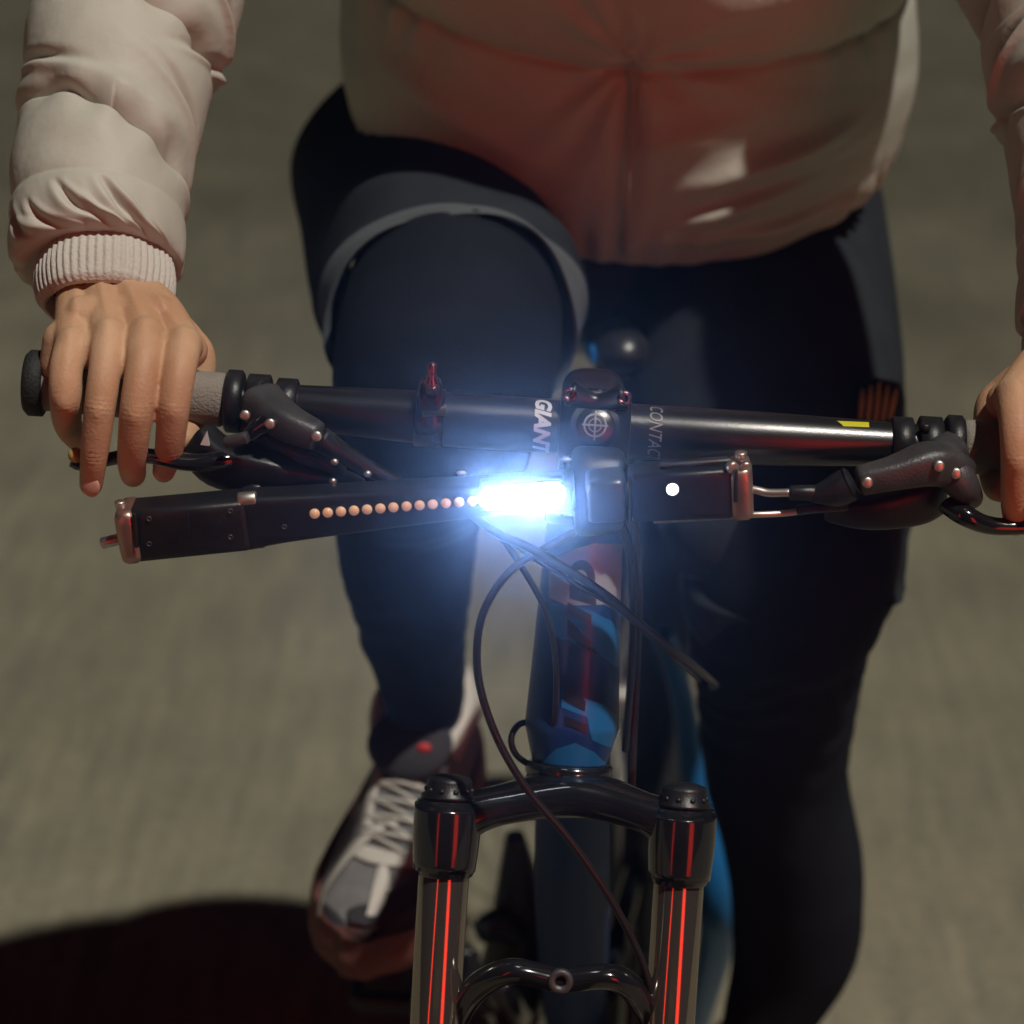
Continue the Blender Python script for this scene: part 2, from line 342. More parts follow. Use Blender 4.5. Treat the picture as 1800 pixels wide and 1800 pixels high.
# right brake lever
lv = obj('brake_lever', tube(px((1690, 830, -0.018), (1640, 815, -0.03), (1570, 832, -0.038), (1508, 846, -0.04)), [0.012, 0.013, 0.0095, 0.0075], ry=[0.010, 0.012, 0.009, 0.008], n=24, e=3.2), grey_cast, bike)
m_ = tube(px((1668, 790, 0.0), (1662, 812, -0.02), (1690, 850, -0.03), (1712, 880, -0.02)), [0.012, 0.012, 0.010, 0.006], n=18)
obj('lever_clamp', m_, grey_cast, lv)
m_ = tube(px((1668, 885, -0.026), (1700, 908, -0.036), (1750, 925, -0.034), (1860, 925, -0.03), (2010, 935, -0.02)), [0.009, 0.0065, 0.0055, 0.005, 0.006], ry=[0.006, 0.006, 0.005, 0.004, 0.005], n=20)
obj('lever_blade', m_, black_gloss, lv)
for q in ((1651, 822, -0.047), (1525, 851, -0.05), (1681, 835, -0.04)):
    m_ = MB(); m_.add(*revolve(W(*q) + np.array([0, 0.003, 0]), (0, -1, 0.3), [(0, 0.0032), (0.0025, 0.0032), (0.003, 0.002)], 14)); obj('bolt', m_, steel, lv)
m_ = tube(px((1500, 848, -0.038), (1470, 862, -0.038), (1440, 868, -0.038), (1425, 868, -0.038)), [0.010, 0.0095, 0.006, 0.0045], n=20)
m_.add(*loft(px((1434, 867, -0.038), (1388, 866, -0.038)), [0.0048, 0.0044], n=18))
obj('cable_adjuster', m_, black_plastic, lv)
m_ = tube(px((1640, 860, -0.005), (1600, 880, -0.018), (1520, 895, -0.024), (1450, 895, -0.022)), [0.012, 0.013, 0.011, 0.006], ry=[0.014, 0.013, 0.010, 0.006], n=28, e=4)
obj('gear_shifter', m_, black_plastic, bike)
# small clamp on the bar
cl = MB(); cx = W(757, 700, 0)[0]
cl.add(*revolve((cx - 0.009, 0.001, ZB), (1, 0, 0), [(0, 0.0148), (0.001, 0.0172), (0.017, 0.0172), (0.018, 0.0148)]))
cl.add(*loft(px((757, 720, -0.018), (757, 690, -0.016), (757, 672, -0.006)), [0.0078, 0.0075, 0.006], ry=[0.006, 0.006, 0.005], n=20, e=3))
cb = obj('accessory_clamp', cl, mat('plum_clamp', (0.03, 0.010, 0.022), 0.25, 0.4, coat=0.4), bike)
m_ = MB(); m_.add(*revolve(W(758, 688, -0.024), (0, -0.1, 1), [(0, 0.0045), (0.007, 0.0045), (0.009, 0.003), (0.012, 0.0028), (0.017, 0.0025), (0.018, 0.001)], 18)); obj('screw', m_, rose_bolt, cb)
m_ = tube(px((742, 722, -0.020), (785, 720, -0.020)), 0.0030, n=12, e=4); obj('clamp_lip', m_, grey_cast, cb)
# stem
stem = obj('stem', MB().add(*loft([bp(0, 0.018), bp(0, 0.05, -0.005), bp(0, 0.085, -0.010)], [0.019, 0.017, 0.019], ry=[0.017, 0.015, 0.018], n=28, e=3)), black_satin, bike)
fp = MB()
fp.add(*revolve((-0.0205, 0, ZB), (1, 0, 0), [(0, 0.0158), (0.001, 0.0190), (0.040, 0.0190), (0.041, 0.0158)], 56))
fp.add(*loft([(-0.0165, -0.006, ZB + 0.0235), (0, -0.006, ZB + 0.0185), (0.0165, -0.006, ZB + 0.0235)], [0.0085, 0.005, 0.0085], ry=[0.0075, 0.005, 0.0075], up=(0, 0, 1), n=22, e=2.6))
fp.add(*loft([(-0.0165, -0.014, ZB - 0.0195), (0, -0.014, ZB - 0.0175), (0.0165, -0.014, ZB - 0.0195)], [0.0085, 0.005, 0.0085], ry=[0.0075, 0.005, 0.0075], up=(0, 0, 1), n=22, e=2.6))
fpo = obj('faceplate', fp, black_satin, stem)
for sx in (-1, 1):
    for (yy, zz) in ((-0.013, 0.0255), (-0.022, -0.020)):
        m_ = MB(); m_.add(*revolve((sx * 0.0155, yy + 0.004, ZB + zz - 0.003), (0, -0.85, 0.45), [(0, 0.0046), (0.004, 0.0046), (0.0055, 0.0036), (0.0056, 0.0022), (0.003, 0.002)], 18)); obj('bolt', m_, rose_bolt, stem)
def facepatch(u, v, h):   # on the faceplate: u along x, v angle round the bar measured from the camera-facing top
    a = v; r = 0.0190 + h; return np.array([u, -math.sin(a) * r, ZB + math.cos(a) * r])
rings = MB(); A0 = R(64)
def ring_on_plate(mb, rad, wd, h, n=48, a0=0, a1=2 * math.pi):
    V = []; F = []
    for k in range(n + 1):
        q = a0 + (a1 - a0) * k / n
        for r_ in (rad - wd, rad + wd): V.append(facepatch(r_ * math.cos(q), A0 - r_ * math.sin(q) / 0.019, h))
    for k in range(n): F.append((2 * k, 2 * k + 1, 2 * k + 3, 2 * k + 2))
    mb.add(V, F)
dk = MB(); ring_on_plate(dk, 0.0125, 0.0016, 0.0006); obj('round_cap_rim', dk, decal_dark, stem)
em = MB(); ring_on_plate(em, 0.0062, 0.00055, 0.0008); ring_on_plate(em, 0.0036, 0.0003, 0.0008)
for (u0, v0, u1, v1) in ((-0.0075, 0, 0.0075, 0), (0, -0.0085, 0, 0.0085)):
    V = []; F = []
    for k in range(9):
        t = k / 8; uu = u0 + (u1 - u0) * t; vv = v0 + (v1 - v0) * t; du, dv = (0, 0.0005) if u0 else (0.0005, 0)
        for s in (-1, 1): V.append(facepatch(uu + s * du, A0 - (vv + s * dv) / 0.019, 0.0010))
    F = [(2 * k, 2 * k + 1, 2 * k + 3, 2 * k + 2) for k in range(8)]; em.add(V, F)
obj('emblem', em, grey_print, stem, label='grey crossed circle emblem')
# head tube, spacers, crown
HT0, HT1 = ax(900), ax(1342)
m_ = tube([ax(770), HT0], [0.018, 0.019], n=32); obj('headset_spacer', m_, black_satin, bike)
LHT = np.linalg.norm(HT1 - HT0)
def ht_r(t): return np.interp(t, [0, 0.12, 0.55, 0.85, 1.0], [0.0225, 0.0235, 0.0262, 0.0285, 0.0225])
ts = np.linspace(0, 1, 40)
htm = MB(); htm.add(*revolve(HT0, HT1 - HT0, [(t * LHT, ht_r(t)) for t in ts], 64))
ht = obj('head_tube', htm, navy_paint, bike)
T_ = norm(HT1 - HT0); U_ = X0; F_ = -np.cross(U_, T_); F_ = F_ if F_[1] < 0 else -F_
def ht_pt(x, t, h=0.0004):
    """x = metres sideways as arc, t along tube"""
    r = ht_r(t) + h; a = x / r; return HT0 + T_ * (t * LHT) + (U_ * math.sin(a) + F_ * math.cos(a)) * r
def ht_patch(poly, h=0.0004):
    """poly in photo pixels -> decal wrapped on the head tube"""
    bm = bmesh.new(); vs = []
    for (X, Y) in poly:
        t = (Y - 900) / (1342 - 900); cxp = 1022 - (Y - 950) * 0.052; vs.append(bm.verts.new(((X - cxp) / 3000.0, t * LHT, 0)))
    bm.faces.new(vs); bmesh.ops.triangulate(bm, faces=bm.faces)
    for _ in range(5):
        es = [e for e in bm.edges if e.calc_length() > 0.004]
        if es: bmesh.ops.subdivide_edges(bm, edges=es, cuts=1); bmesh.ops.triangulate(bm, faces=bm.faces)
    bm.verts.index_update(); V = []
    for v_ in bm.verts:
        s = max(-0.98, min(0.98, v_.co.x / ht_r(v_.co.y / LHT))); V.append(ht_pt(math.asin(s) * ht_r(v_.co.y / LHT), v_.co.y / LHT, h))
    F = [tuple(v_.index for v_ in f_.verts) for f_ in bm.faces]; bm.free(); return V, F
m_ = MB(); m_.add(*ht_patch([(1040, 950), (1094, 950), (1094, 1072), (1060, 1055), (990, 1060), (960, 1050), (958, 985), (1005, 962)], 0.0003)); obj('silver_panel', m_, silver_paint, ht)
m_ = MB(); m_.add(*ht_patch([(960, 1062), (992, 1058), (1035, 1066), (1075, 1085), (1092, 1110), (1090, 1170), (1050, 1140), (985, 1070), (985, 1120), (960, 1110)], 0.0003))
m_.add(*ht_patch([(1020, 1216), (1060, 1228), (1085, 1250), (1083, 1310), (1040, 1290), (1030, 1250), (984, 1236), (984, 1222), (1018, 1236)], 0.0003))
m_.add(*ht_patch([(950, 1338), (975, 1310), (1010, 1296), (1045, 1312), (1070, 1338)], 0.0003)); obj('blue_panel', m_, decal_cyan, ht)
m_ = MB()
arc = [(1018 + 24 * math.cos(a), 1012 - 32 * math.sin(a)) for a in np.linspace(R(200), R(-25), 18)]; arc2 = [(1016 + 13 * math.cos(a), 1014 - 17 * math.sin(a)) for a in np.linspace(R(-20), R(200), 18)]
m_.add(*ht_patch(arc + arc2, 0.0007)); obj('lettering', m_, decal_dark, ht, label='black curved first letter on the silver panel'); m_ = MB()
m_.add(*ht_patch([(996, 1022), (1044, 1040), (1044, 1058), (996, 1048)], 0.0007))
m_.add(*ht_patch([(993, 1054), (1020, 1066), (1036, 1074), (1036, 1092), (993, 1074)], 0.0007))
m_.add(*ht_patch([(993, 1082), (1036, 1120), (1036, 1132), (993, 1112)], 0.0007))
m_.add(*ht_patch([(990, 1196), (1020, 1212), (1028, 1224), (1026, 1240), (988, 1224)], 0.0007))
m_.add(*ht_patch([(990, 1250), (1030, 1262), (1030, 1276), (990, 1264)], 0.0007))
obj('lettering', m_, decal_dark, ht, label='black angular maker lettering running down the head tube')
for tt in (0.995,):
    m_ = MB(); m_.add(*revolve(HT0 + T_ * LHT * tt, T_, [(0, 0.024), (0.0015, 0.0265), (0.007, 0.0265), (0.009, 0.024)], 40)); obj('headset_cup', m_, black_gloss, ht)
m_ = MB(); m_.add(*revolve(HT0 - T_ * 0.004, T_, [(0, 0.022), (0.0015, 0.0245), (0.010, 0.0245), (0.012, 0.023)], 40)); obj('headset_cup', m_, black_gloss, ht)
# fork crown
FY = ax(1400)[1]
CL, CR_ = W(787, 1432, FY - 0.035), W(1200, 1447, FY - 0.035)
top = W(1010, 1385, FY - 0.012)
m_ = MB()
m_.add(*loft([CL + [0.0, 0, -0.006], (CL * 0.62 + top * 0.38) + [0, 0, -0.001], top + [0, 0, -0.004], (CR_ * 0.62 + top * 0.38) + [0, 0, -0.001], CR_ + [0, 0, -0.006]], [0.016, 0.016, 0.024, 0.016, 0.016], ry=[0.016, 0.0115, 0.014, 0.0115, 0.016], up=(0, 0.34, 0.94), n=28, e=2.5))
m_.add(*loft([ax(1350), ax(1395)], [0.026, 0.030], n=32))
DN = AX
for C_ in (CL, CR_): m_.add(*loft([C_ - DN * 0.010, C_ + DN * 0.012, C_ + DN * 0.037], [0.0200, 0.0200, 0.0182], n=32, roundcap=True))
crown = obj('fork_crown', m_, black_gloss, bike)
for C_ in (CL, CR_):
    m_ = MB(); m_.add(*revolve(C_ - DN * 0.010, -DN, [(0, 0.0165), (0.002, 0.0165), (0.004, 0.0135), (0.010, 0.0135), (0.012, 0.0125), (0.014, 0.006)], 24))
    for k in range(10):
        a = 2 * math.pi * k / 10; u = X0; v_ = np.cross(DN, u); c_ = C_ - DN * 0.015 + (u * math.cos(a) + v_ * math.sin(a)) * 0.0133; m_.add(*ball(c_, 0.0017, 6))
    obj('top_cap', m_, black_plastic, crown)
    stn = obj('stanchion', MB().add(*loft([C_ + DN * 0.030, C_ + DN * 0.30], 0.0150, n=64)), stanchion_m, bike)
# lower legs and arch
m_ = MB()
for C_ in (CL, CR_): m_.add(*loft([C_ + DN * 0.142, C_ + DN * 0.155, C_ + DN * 0.38], [0.019, 0.0205, 0.020], n=32))
lowL, lowR = CL + DN * 0.150, CR_ + DN * 0.150
mid = W(985, 1722, FY - 0.085)
a1, a2 = W(825, 1750, FY - 0.075), W(1130, 1762, FY - 0.075)
m_.add(*loft([W(775, 1850, FY - 0.065), a1, W(895, 1708, FY - 0.085), mid, W(1078, 1718, FY - 0.085), a2, W(1175, 1860, FY - 0.065)], [0.008, 0.0075, 0.0068, 0.0065, 0.0068, 0.0075, 0.008], ry=[0.010, 0.009, 0.0075, 0.0072, 0.0075, 0.009, 0.010], n=24, seg=60, e=2.6))
low = obj('fork_lower', m_, black_gloss, bike)
m_ = MB(); m_.add(*revolve(mid + np.array([0, -0.004, 0.002]), (0, -1, 0.35), [(0, 0.0075), (0.004, 0.0075), (0.0052, 0.0065), (0.0053, 0.0035), (0.002, 0.003)], 24)); obj('bolt', m_, grey_cast, low)
# front wheel (below the frame of the photo, still built)
def wheel(name, c, r, lean=0.0):
    m_ = MB(); V = []; F = []; n1, n2 = 96, 14
    for i in range(n1):
        a = 2 * math.pi * i / n1
        for j in range(n2):
            b = 2 * math.pi * j / n2; rr = r - 0.026 + 0.026 * math.cos(b) + (0.002 if (i % 2) and abs(b) < 0.9 else 0)
            V.append((c[0] + 0.026 * math.sin(b), c[1] + rr * math.cos(a), c[2] + rr * math.sin(a)))
    for i in range(n1):
        for j in range(n2): F.append((i * n2 + j, ((i + 1) % n1) * n2 + j, ((i + 1) % n1) * n2 + (j + 1) % n2, i * n2 + (j + 1) % n2))
    m_.add(V, F); t_ = obj('tyre', m_, tyre_m, bike)
    m2 = MB(); V = []; F = []
    for i in range(n1):
        a = 2 * math.pi * i / n1
        for (dx, rr) in ((-0.012, r - 0.05), (0.012, r - 0.05), (0.009, r - 0.068), (-0.009, r - 0.068)): V.append((c[0] + dx, c[1] + rr * math.cos(a), c[2] + rr * math.sin(a)))
    for i in range(n1):
        for j in range(4): F.append((i * 4 + j, ((i + 1) % n1) * 4 + j, ((i + 1) % n1) * 4 + (j + 1) % 4, i * 4 + (j + 1) % 4))
    m2.add(V, F); obj('rim', m2, black_satin, bike)
    m3 = MB()
    for i in range(28):
        a = 2 * math.pi * i / 28; s = 1 if i % 2 else -1
        m3.add(*loft([(c[0] + s * 0.03, c[1] + 0.02 * math.cos(a + 0.8 * s), c[2] + 0.02 * math.sin(a + 0.8 * s)), (c[0], c[1] + (r - 0.066) * math.cos(a), c[2] + (r - 0.066) * math.sin(a))], 0.001, n=6))
    m3.add(*loft([(c[0] - 0.045, c[1], c[2]), (c[0] + 0.045, c[1], c[2])], 0.02, n=20)); obj('spokes', m3, steel, bike)
foot = CL + DN * 0.52; wheel('front', (0.0, foot[1] + 0.0, 0.33), 0.33)
wheel('rear', (0.10, 1.02, 0.33), 0.33)
# frame tubes
BB = np.array([0.035, 0.46, 0.30]); ST = np.array([0.030, 0.66, 0.74])
m_ = tube([ax(1260), ax(1330) * 0.6 + BB * 0.4 + [0, -0.02, 0], BB], [0.021, 0.026, 0.025], ry=[0.024, 0.024, 0.026], n=32)
obj('down_tube', m_, mat('deep_blue_paint', (0.010, 0.040, 0.130), 0.55, 0.1, 0.25, 0.0), bike)
obj('top_tube', tube([ax(985), (ax(985) + ST) / 2 + [0, 0, -0.02], ST + [0, 0, -0.08]], [0.018, 0.018, 0.016], n=24), blue_paint, bike)
obj('seat_tube', tube([BB, ST], 0.017, n=24), navy_paint, bike)
obj('seat_post', tube([ST, ST + [0.0, 0.03, 0.10]], 0.0135, n=24), black_satin, bike)
for s in (-1, 1):
    obj('chain_stay', tube([BB + [s * 0.02, 0.04, 0], (0.08 + s * 0.06, 1.02, 0.33)], 0.010, n=16), black_gloss, bike)
obj('seat_stay', tube([ST + [-0.01, 0, -0.08], (0.04, 1.02, 0.33)], 0.008, n=16), navy_paint, bike)
# rear triangle side seen right of the head tube
m_ = tube(px((1165, 1110, 0.62), (1200, 1230, 0.64), (1225, 1400, 0.64), (1258, 1560, 0.62), (1260, 1650, 0.66), (1225, 1800, 0.8)), [0.010, 0.010, 0.013, 0.018, 0.017, 0.012], n=18)
obj('seat_stay', m_, decal_cyan, bike, label='bright blue swept stay beside the right fork leg')
# saddle
sn = W(1095, 622, 0.47)
m_ = MB(); m_.add(*loft([sn + [0, -0.012, -0.008], sn + [0, 0.0, 0], sn + [0, 0.06, -0.012], sn + [-0.003, 0.14, -0.03], sn + [-0.003, 0.22, -0.04]], [0.016, 0.022, 0.024, 0.045, 0.068], ry=[0.014, 0.020, 0.022, 0.022, 0.020], up=(0, 0, 1), n=32))
sad = obj('saddle', m_, mat('black_saddle_vinyl', (0.02, 0.02, 0.022), 0.32, bump=0.15, bscale=300), bike)
for s in (-1, 1):
    m_ = MB(); m_.add(*loft([sn + [s * 0.0225, -0.012, 0.0], sn + [s * 0.0260, 0.015, -0.002], sn + [s * 0.0265, 0.045, -0.010]], [0.0025, 0.004, 0.004], ry=[0.006, 0.008, 0.006], n=12)); obj('side_stripe', m_, mat('cyan_trim', (0.01, 0.16, 0.50), 0.4), sad)
# cranks, chainring, pedals
m_ = MB(); m_.add(*revolve(BB + [0.04, 0, 0], (1, 0, 0), [(0, 0.085), (0.002, 0.09), (0.004, 0.085)], 48)); m_.add(*revolve(BB + [0.05, 0, 0], (1, 0, 0), [(0, 0.06), (0.004, 0.06)], 40)); obj('chainring', m_, black_satin, bike)
PEDR = W(690, 1650, 0.42) + [0.02, 0.0, -0.035]
PEDL = np.array([0.17, 0.40, 0.145])
obj('crank_arm', tube([BB + [-0.05, 0, 0], PEDR + [0.065, 0, 0.0]], [0.014, 0.010], n=16, e=3), black_gloss, bike)
obj('crank_arm', tube([BB + [0.06, 0, 0], PEDL + [-0.06, 0, 0.0]], [0.014, 0.010], n=16, e=3), black_gloss, bike)
for P in (PEDR, PEDL):
    m_ = MB()
    for dy in (-0.04, 0.04): m_.add(*loft([P + [-0.045, dy, 0], P + [0.045, dy, 0]], 0.008, n=12, e=4))
    for dx in (-0.045, 0, 0.045): m_.add(*loft([P + [dx, -0.04, 0], P + [dx, 0.04, 0]], 0.006, n=12, e=4))
    obj('pedal', m_, black_plastic, bike)
# cassette clutter left of the down tube: front derailleur and cable guides
m_ = tube(px((905, 1470, 0.48), (910, 1560, 0.50), (905, 1640, 0.5), (890, 1760, 0.5)), [0.008, 0.018, 0.022, 0.03], n=16, e=3)
m_.add(*loft(px((840, 1640, 0.47), (880, 1625, 0.48), (920, 1650, 0.48)), [0.010, 0.014, 0.010], n=14))
obj('front_derailleur', m_, black_plastic, bike)
# cables
def cable(pts, r=0.0026, m=cable_m): return obj('cable', tube([W(*q) for q in pts], r, n=12, seg=len(pts) * 10), m, bike)
cable([(800, 880, -0.03), (870, 935, -0.05), (925, 960, -0.055), (1000, 1003, -0.05), (1070, 1050, -0.04), (1135, 1105, -0.02), (1200, 1155, 0.0), (1250, 1196, 0.06), (1257, 1205, 0.20), (1252, 1206, 0.36)], 0.0026)
cable([(860, 925, -0.045), (930, 975, -0.048), (1010, 1026, -0.045), (1080, 1066, -0.035), (1150, 1125, -0.01), (1190, 1160, 0.0), (1222, 1188, 0.05), (1228, 1196, 0.20), (1224, 1196, 0.36)], 0.0017)
cable([(1010, 935, -0.03), (955, 965, -0.045), (895, 1005, -0.055), (850, 1075, -0.06), (838, 1150, -0.062), (848, 1225, -0.065), (880, 1310, -0.07), (930, 1392, -0.075), (1000, 1475, -0.08), (1070, 1575, -0.085), (1120, 1670, -0.088), (1143, 1740, -0.088), (1152, 1800, -0.085), (1155, 1870, -0.08)], 0.0024)
cable([(820, 890, -0.02), (880, 945, -0.035), (925, 1010, -0.04), (955, 1065, -0.038), (972, 1120, -0.03), (978, 1200, -0.022), (972, 1290, -0.018), (950, 1335, 0.01)], 0.0019, mat('plum_cable', (0.02, 0.012, 0.03), 0.3))
cable([(945, 1272, 0.02), (915, 1272, 0.0), (899, 1296, -0.01), (906, 1325, -0.01), (932, 1345, 0.0), (950, 1350, 0.02)], 0.0020)
cable([(1105, 900, 0.0), (1118, 960, 0.03), (1122, 1060, 0.06), (1118, 1180, 0.07), (1112, 1300, 0.06), (1108, 1420, 0.05)], 0.0028)
cable([(1085, 900, 0.0), (1108, 985, 0.02), (1112, 1100, 0.045), (1108, 1200, 0.05), (1098, 1320, 0.05)], 0.0024)
cable([(1388, 866, -0.038), (1350, 866, -0.036), (1322, 860, -0.034), (1280, 856, -0.03), (1190, 850, -0.01)], 0.0024, steel)
cable([(1488, 889, -0.036), (1440, 893, -0.036), (1380, 902, -0.036), (1296, 906, -0.036), (1150, 915, -0.01)], 0.0019, steel)
cable([(1490, 889, -0.036), (1432, 893, -0.036), (1400, 897, -0.036)], 0.0030, black_plastic)

# ================================================================== HANDLEBAR LIGHT
lamp = empty('handlebar_light', tuple(W(1040, 900, -0.03)), 'long black folding light bar with dazzling white lamp, clamped below the handlebar', 'bicycle light')
LY = -0.050
h1 = obj('outer_arm', tube(px((222, 933, LY), (440, 912, LY)), [0.013, 0.013], ry=[0.0160, 0.0155], up=(0, 0, 1), n=40, e=7), black_plastic, lamp)
h2 = obj('inner_arm', tube(px((425, 912, LY), (540, 900, LY), (840, 872, LY), (1010, 862, LY)), [0.011, 0.011, 0.011, 0.012], ry=[0.0165, 0.0138, 0.0100, 0.0100], up=(0, 0, 1), n=40, e=6), black_plastic, lamp)
for q in ((262, 912), (262, 956), (405, 898), (405, 944), (500, 926)):
    b = MB(); b.add(*revolve(W(q[0], q[1], LY - 0.0132 if q[0] < 440 else LY - 0.0112), (0, -1, 0), [(0, 0.0016), (0.0006, 0.0016), (0.0007, 0.0010), (0.0002, 0.0009)], 14)); obj('screw', b, grey_cast, h1 if q[0] < 440 else h2)
obj('seam', tube(px((330, 903, LY - 0.0128), (333, 947, LY - 0.0128)), 0.0005, n=8), decal_dark, h1)
m_ = tube(px((418, 880, LY - 0.006), (452, 877, LY - 0.006)), 0.0048, n=18); obj('release_button', m_, steel, lamp)
m_ = tube(px((425, 958, LY - 0.004), (466, 952, LY - 0.004)), 0.0030, n=14, e=4); obj('latch', m_, black_plastic, lamp)
cap = obj('end_cap', tube(px((212, 934, LY), (250, 930, LY)), [0.0150, 0.0150], ry=[0.0165, 0.0165], up=(0, 0, 1), n=40, e=6), rose, lamp)
obj('groove', tube(px((236, 902, LY - 0.0152), (240, 962, LY - 0.0152)), 0.0014, n=10), black_plastic, cap)
for q0, q1 in (((206, 914, LY - 0.004), (222, 912, LY - 0.004)), ((178, 955, LY), (216, 946, LY)), ((212, 893, LY), (211, 880, LY))):
    obj('screw', tube(px(q0, q1), 0.0033, n=14), steel, cap)
m_ = MB()
for k in range(13):
    t = k / 12; q = W(553 + (830 - 553) * t, 903 - 22 * t, LY - 0.0118)
    b = MB(); b.add(*ball(q, (0.0030, 0.0022, 0.0030), 10)); obj('led_bead', b, amber_led, lamp)
# main lamp: lens, reflector bezel and the light itself
LC0, LC1 = W(850, 878, LY - 0.016), W(985, 866, LY - 0.016)
obj('lamp_bezel', tube([LC0 + [-0.002, 0.008, 0], LC1 + [0.002, 0.008, 0]], [0.007, 0.007], ry=[0.0088, 0.0088], up=(0, 0, 1), n=32, e=2.4), black_plastic, lamp)
lens = obj('lit_lens', tube([LC0 + (LC1 - LC0) * t for t in (-0.06, 0.0, 0.10, 0.9, 1.0, 1.06)], [0.002, 0.0035, 0.004, 0.004, 0.0035, 0.002], ry=[0.0020, 0.0048, 0.0064, 0.0064, 0.0048, 0.0020], up=(0, 0, 1), n=32, e=2.0), led_white, lamp)
LC = (LC0 + LC1) / 2
ld = bpy.data.lights.new('lamp_beam', 'AREA'); ld.shape = 'ELLIPSE'; ld.size = 0.052; ld.size_y = 0.013
LAMP_W = 1.7
ld.energy = LAMP_W; ld.color = (0.80, 0.90, 1.0)
lo = bpy.data.objects.new('lamp_beam', ld); COL.objects.link(lo); lo.parent = lamp; lo.matrix_parent_inverse = Matrix.Translation(lamp.location).inverted()
lo.location = LC + np.array([0, -0.006, 0.0]); dirv = Vector(CAM - LC).normalized(); lo.rotation_euler = dirv.to_track_quat('-Z', 'Y').to_euler()
# pivot block, clamp and right arm
obj('pivot_block', tube(px((1030, 872, LY), (1100, 868, LY)), [0.013, 0.013], ry=[0.0135, 0.0135], up=(0, 0, 1), n=32, e=5), lens_dim, lamp)
m_ = tube(px((1100, 868, LY), (1112, 868, LY)), [0.014, 0.014], ry=[0.0145, 0.0145], up=(0, 0, 1), n=32, e=5)
m_.add(*loft(px((1050, 800, -0.02), (1052, 830, -0.034), (1055, 900, -0.036), (1050, 925, -0.02)), [0.015, 0.0155, 0.0155, 0.013], ry=[0.007, 0.008, 0.007, 0.006], n=24, e=4)); obj('bracket', m_, black_plastic, lamp)
obj('right_arm', tube(px((1108, 866, LY), (1290, 856, LY)), [0.0125, 0.0125], ry=[0.0145, 0.0155], up=(0, 0, 1), n=40, e=7), black_plastic, lamp)
m_ = tube(px((1160, 819, LY - 0.004), (1285, 810, LY - 0.004)), 0.0016, n=12); obj('edge_strip', m_, grey_cast, lamp)
m_ = MB(); m_.add(*revolve(W(1182, 859, LY - 0.0118), (0, -1, 0), [(0, 0.0034), (0.0015, 0.0034), (0.0022, 0.0022)], 24)); obj('indicator', m_, led_spot, lamp)
cap = obj('end_cap', tube(px((1282, 858, LY), (1322, 856, LY)), [0.0140, 0.0140], ry=[0.0165, 0.0165], up=(0, 0, 1), n=40, e=5), rose, lamp)
obj('groove', tube(px((1293, 826, LY - 0.0142), (1293, 882, LY - 0.0142)), 0.0013, n=10), black_plastic, cap)
for q0, q1 in (((1302, 808, LY - 0.004), (1302, 794, LY - 0.004)), ((1284, 818, LY - 0.010), (1290, 824, LY - 0.014)), ((1310, 820, LY - 0.010), (1312, 824, LY - 0.012))):
    obj('screw', tube(px(q0, q1), 0.0036, n=14), steel, cap)
for q in ((1112, 909, LY - 0.008), (995, 808, -0.03), (1085, 812, -0.03), (812, 832, -0.03)):
    m_ = MB(); m_.add(*ball(W(*q), (0.0032, 0.002, 0.0018), 8)); obj('screw', m_, steel, lamp)

# ================================================================== PERSON
person = empty('person', (0.02, 0.62, 0.0), 'person in cream puffer jacket, dark shorts and leggings riding the blue bicycle', 'person')
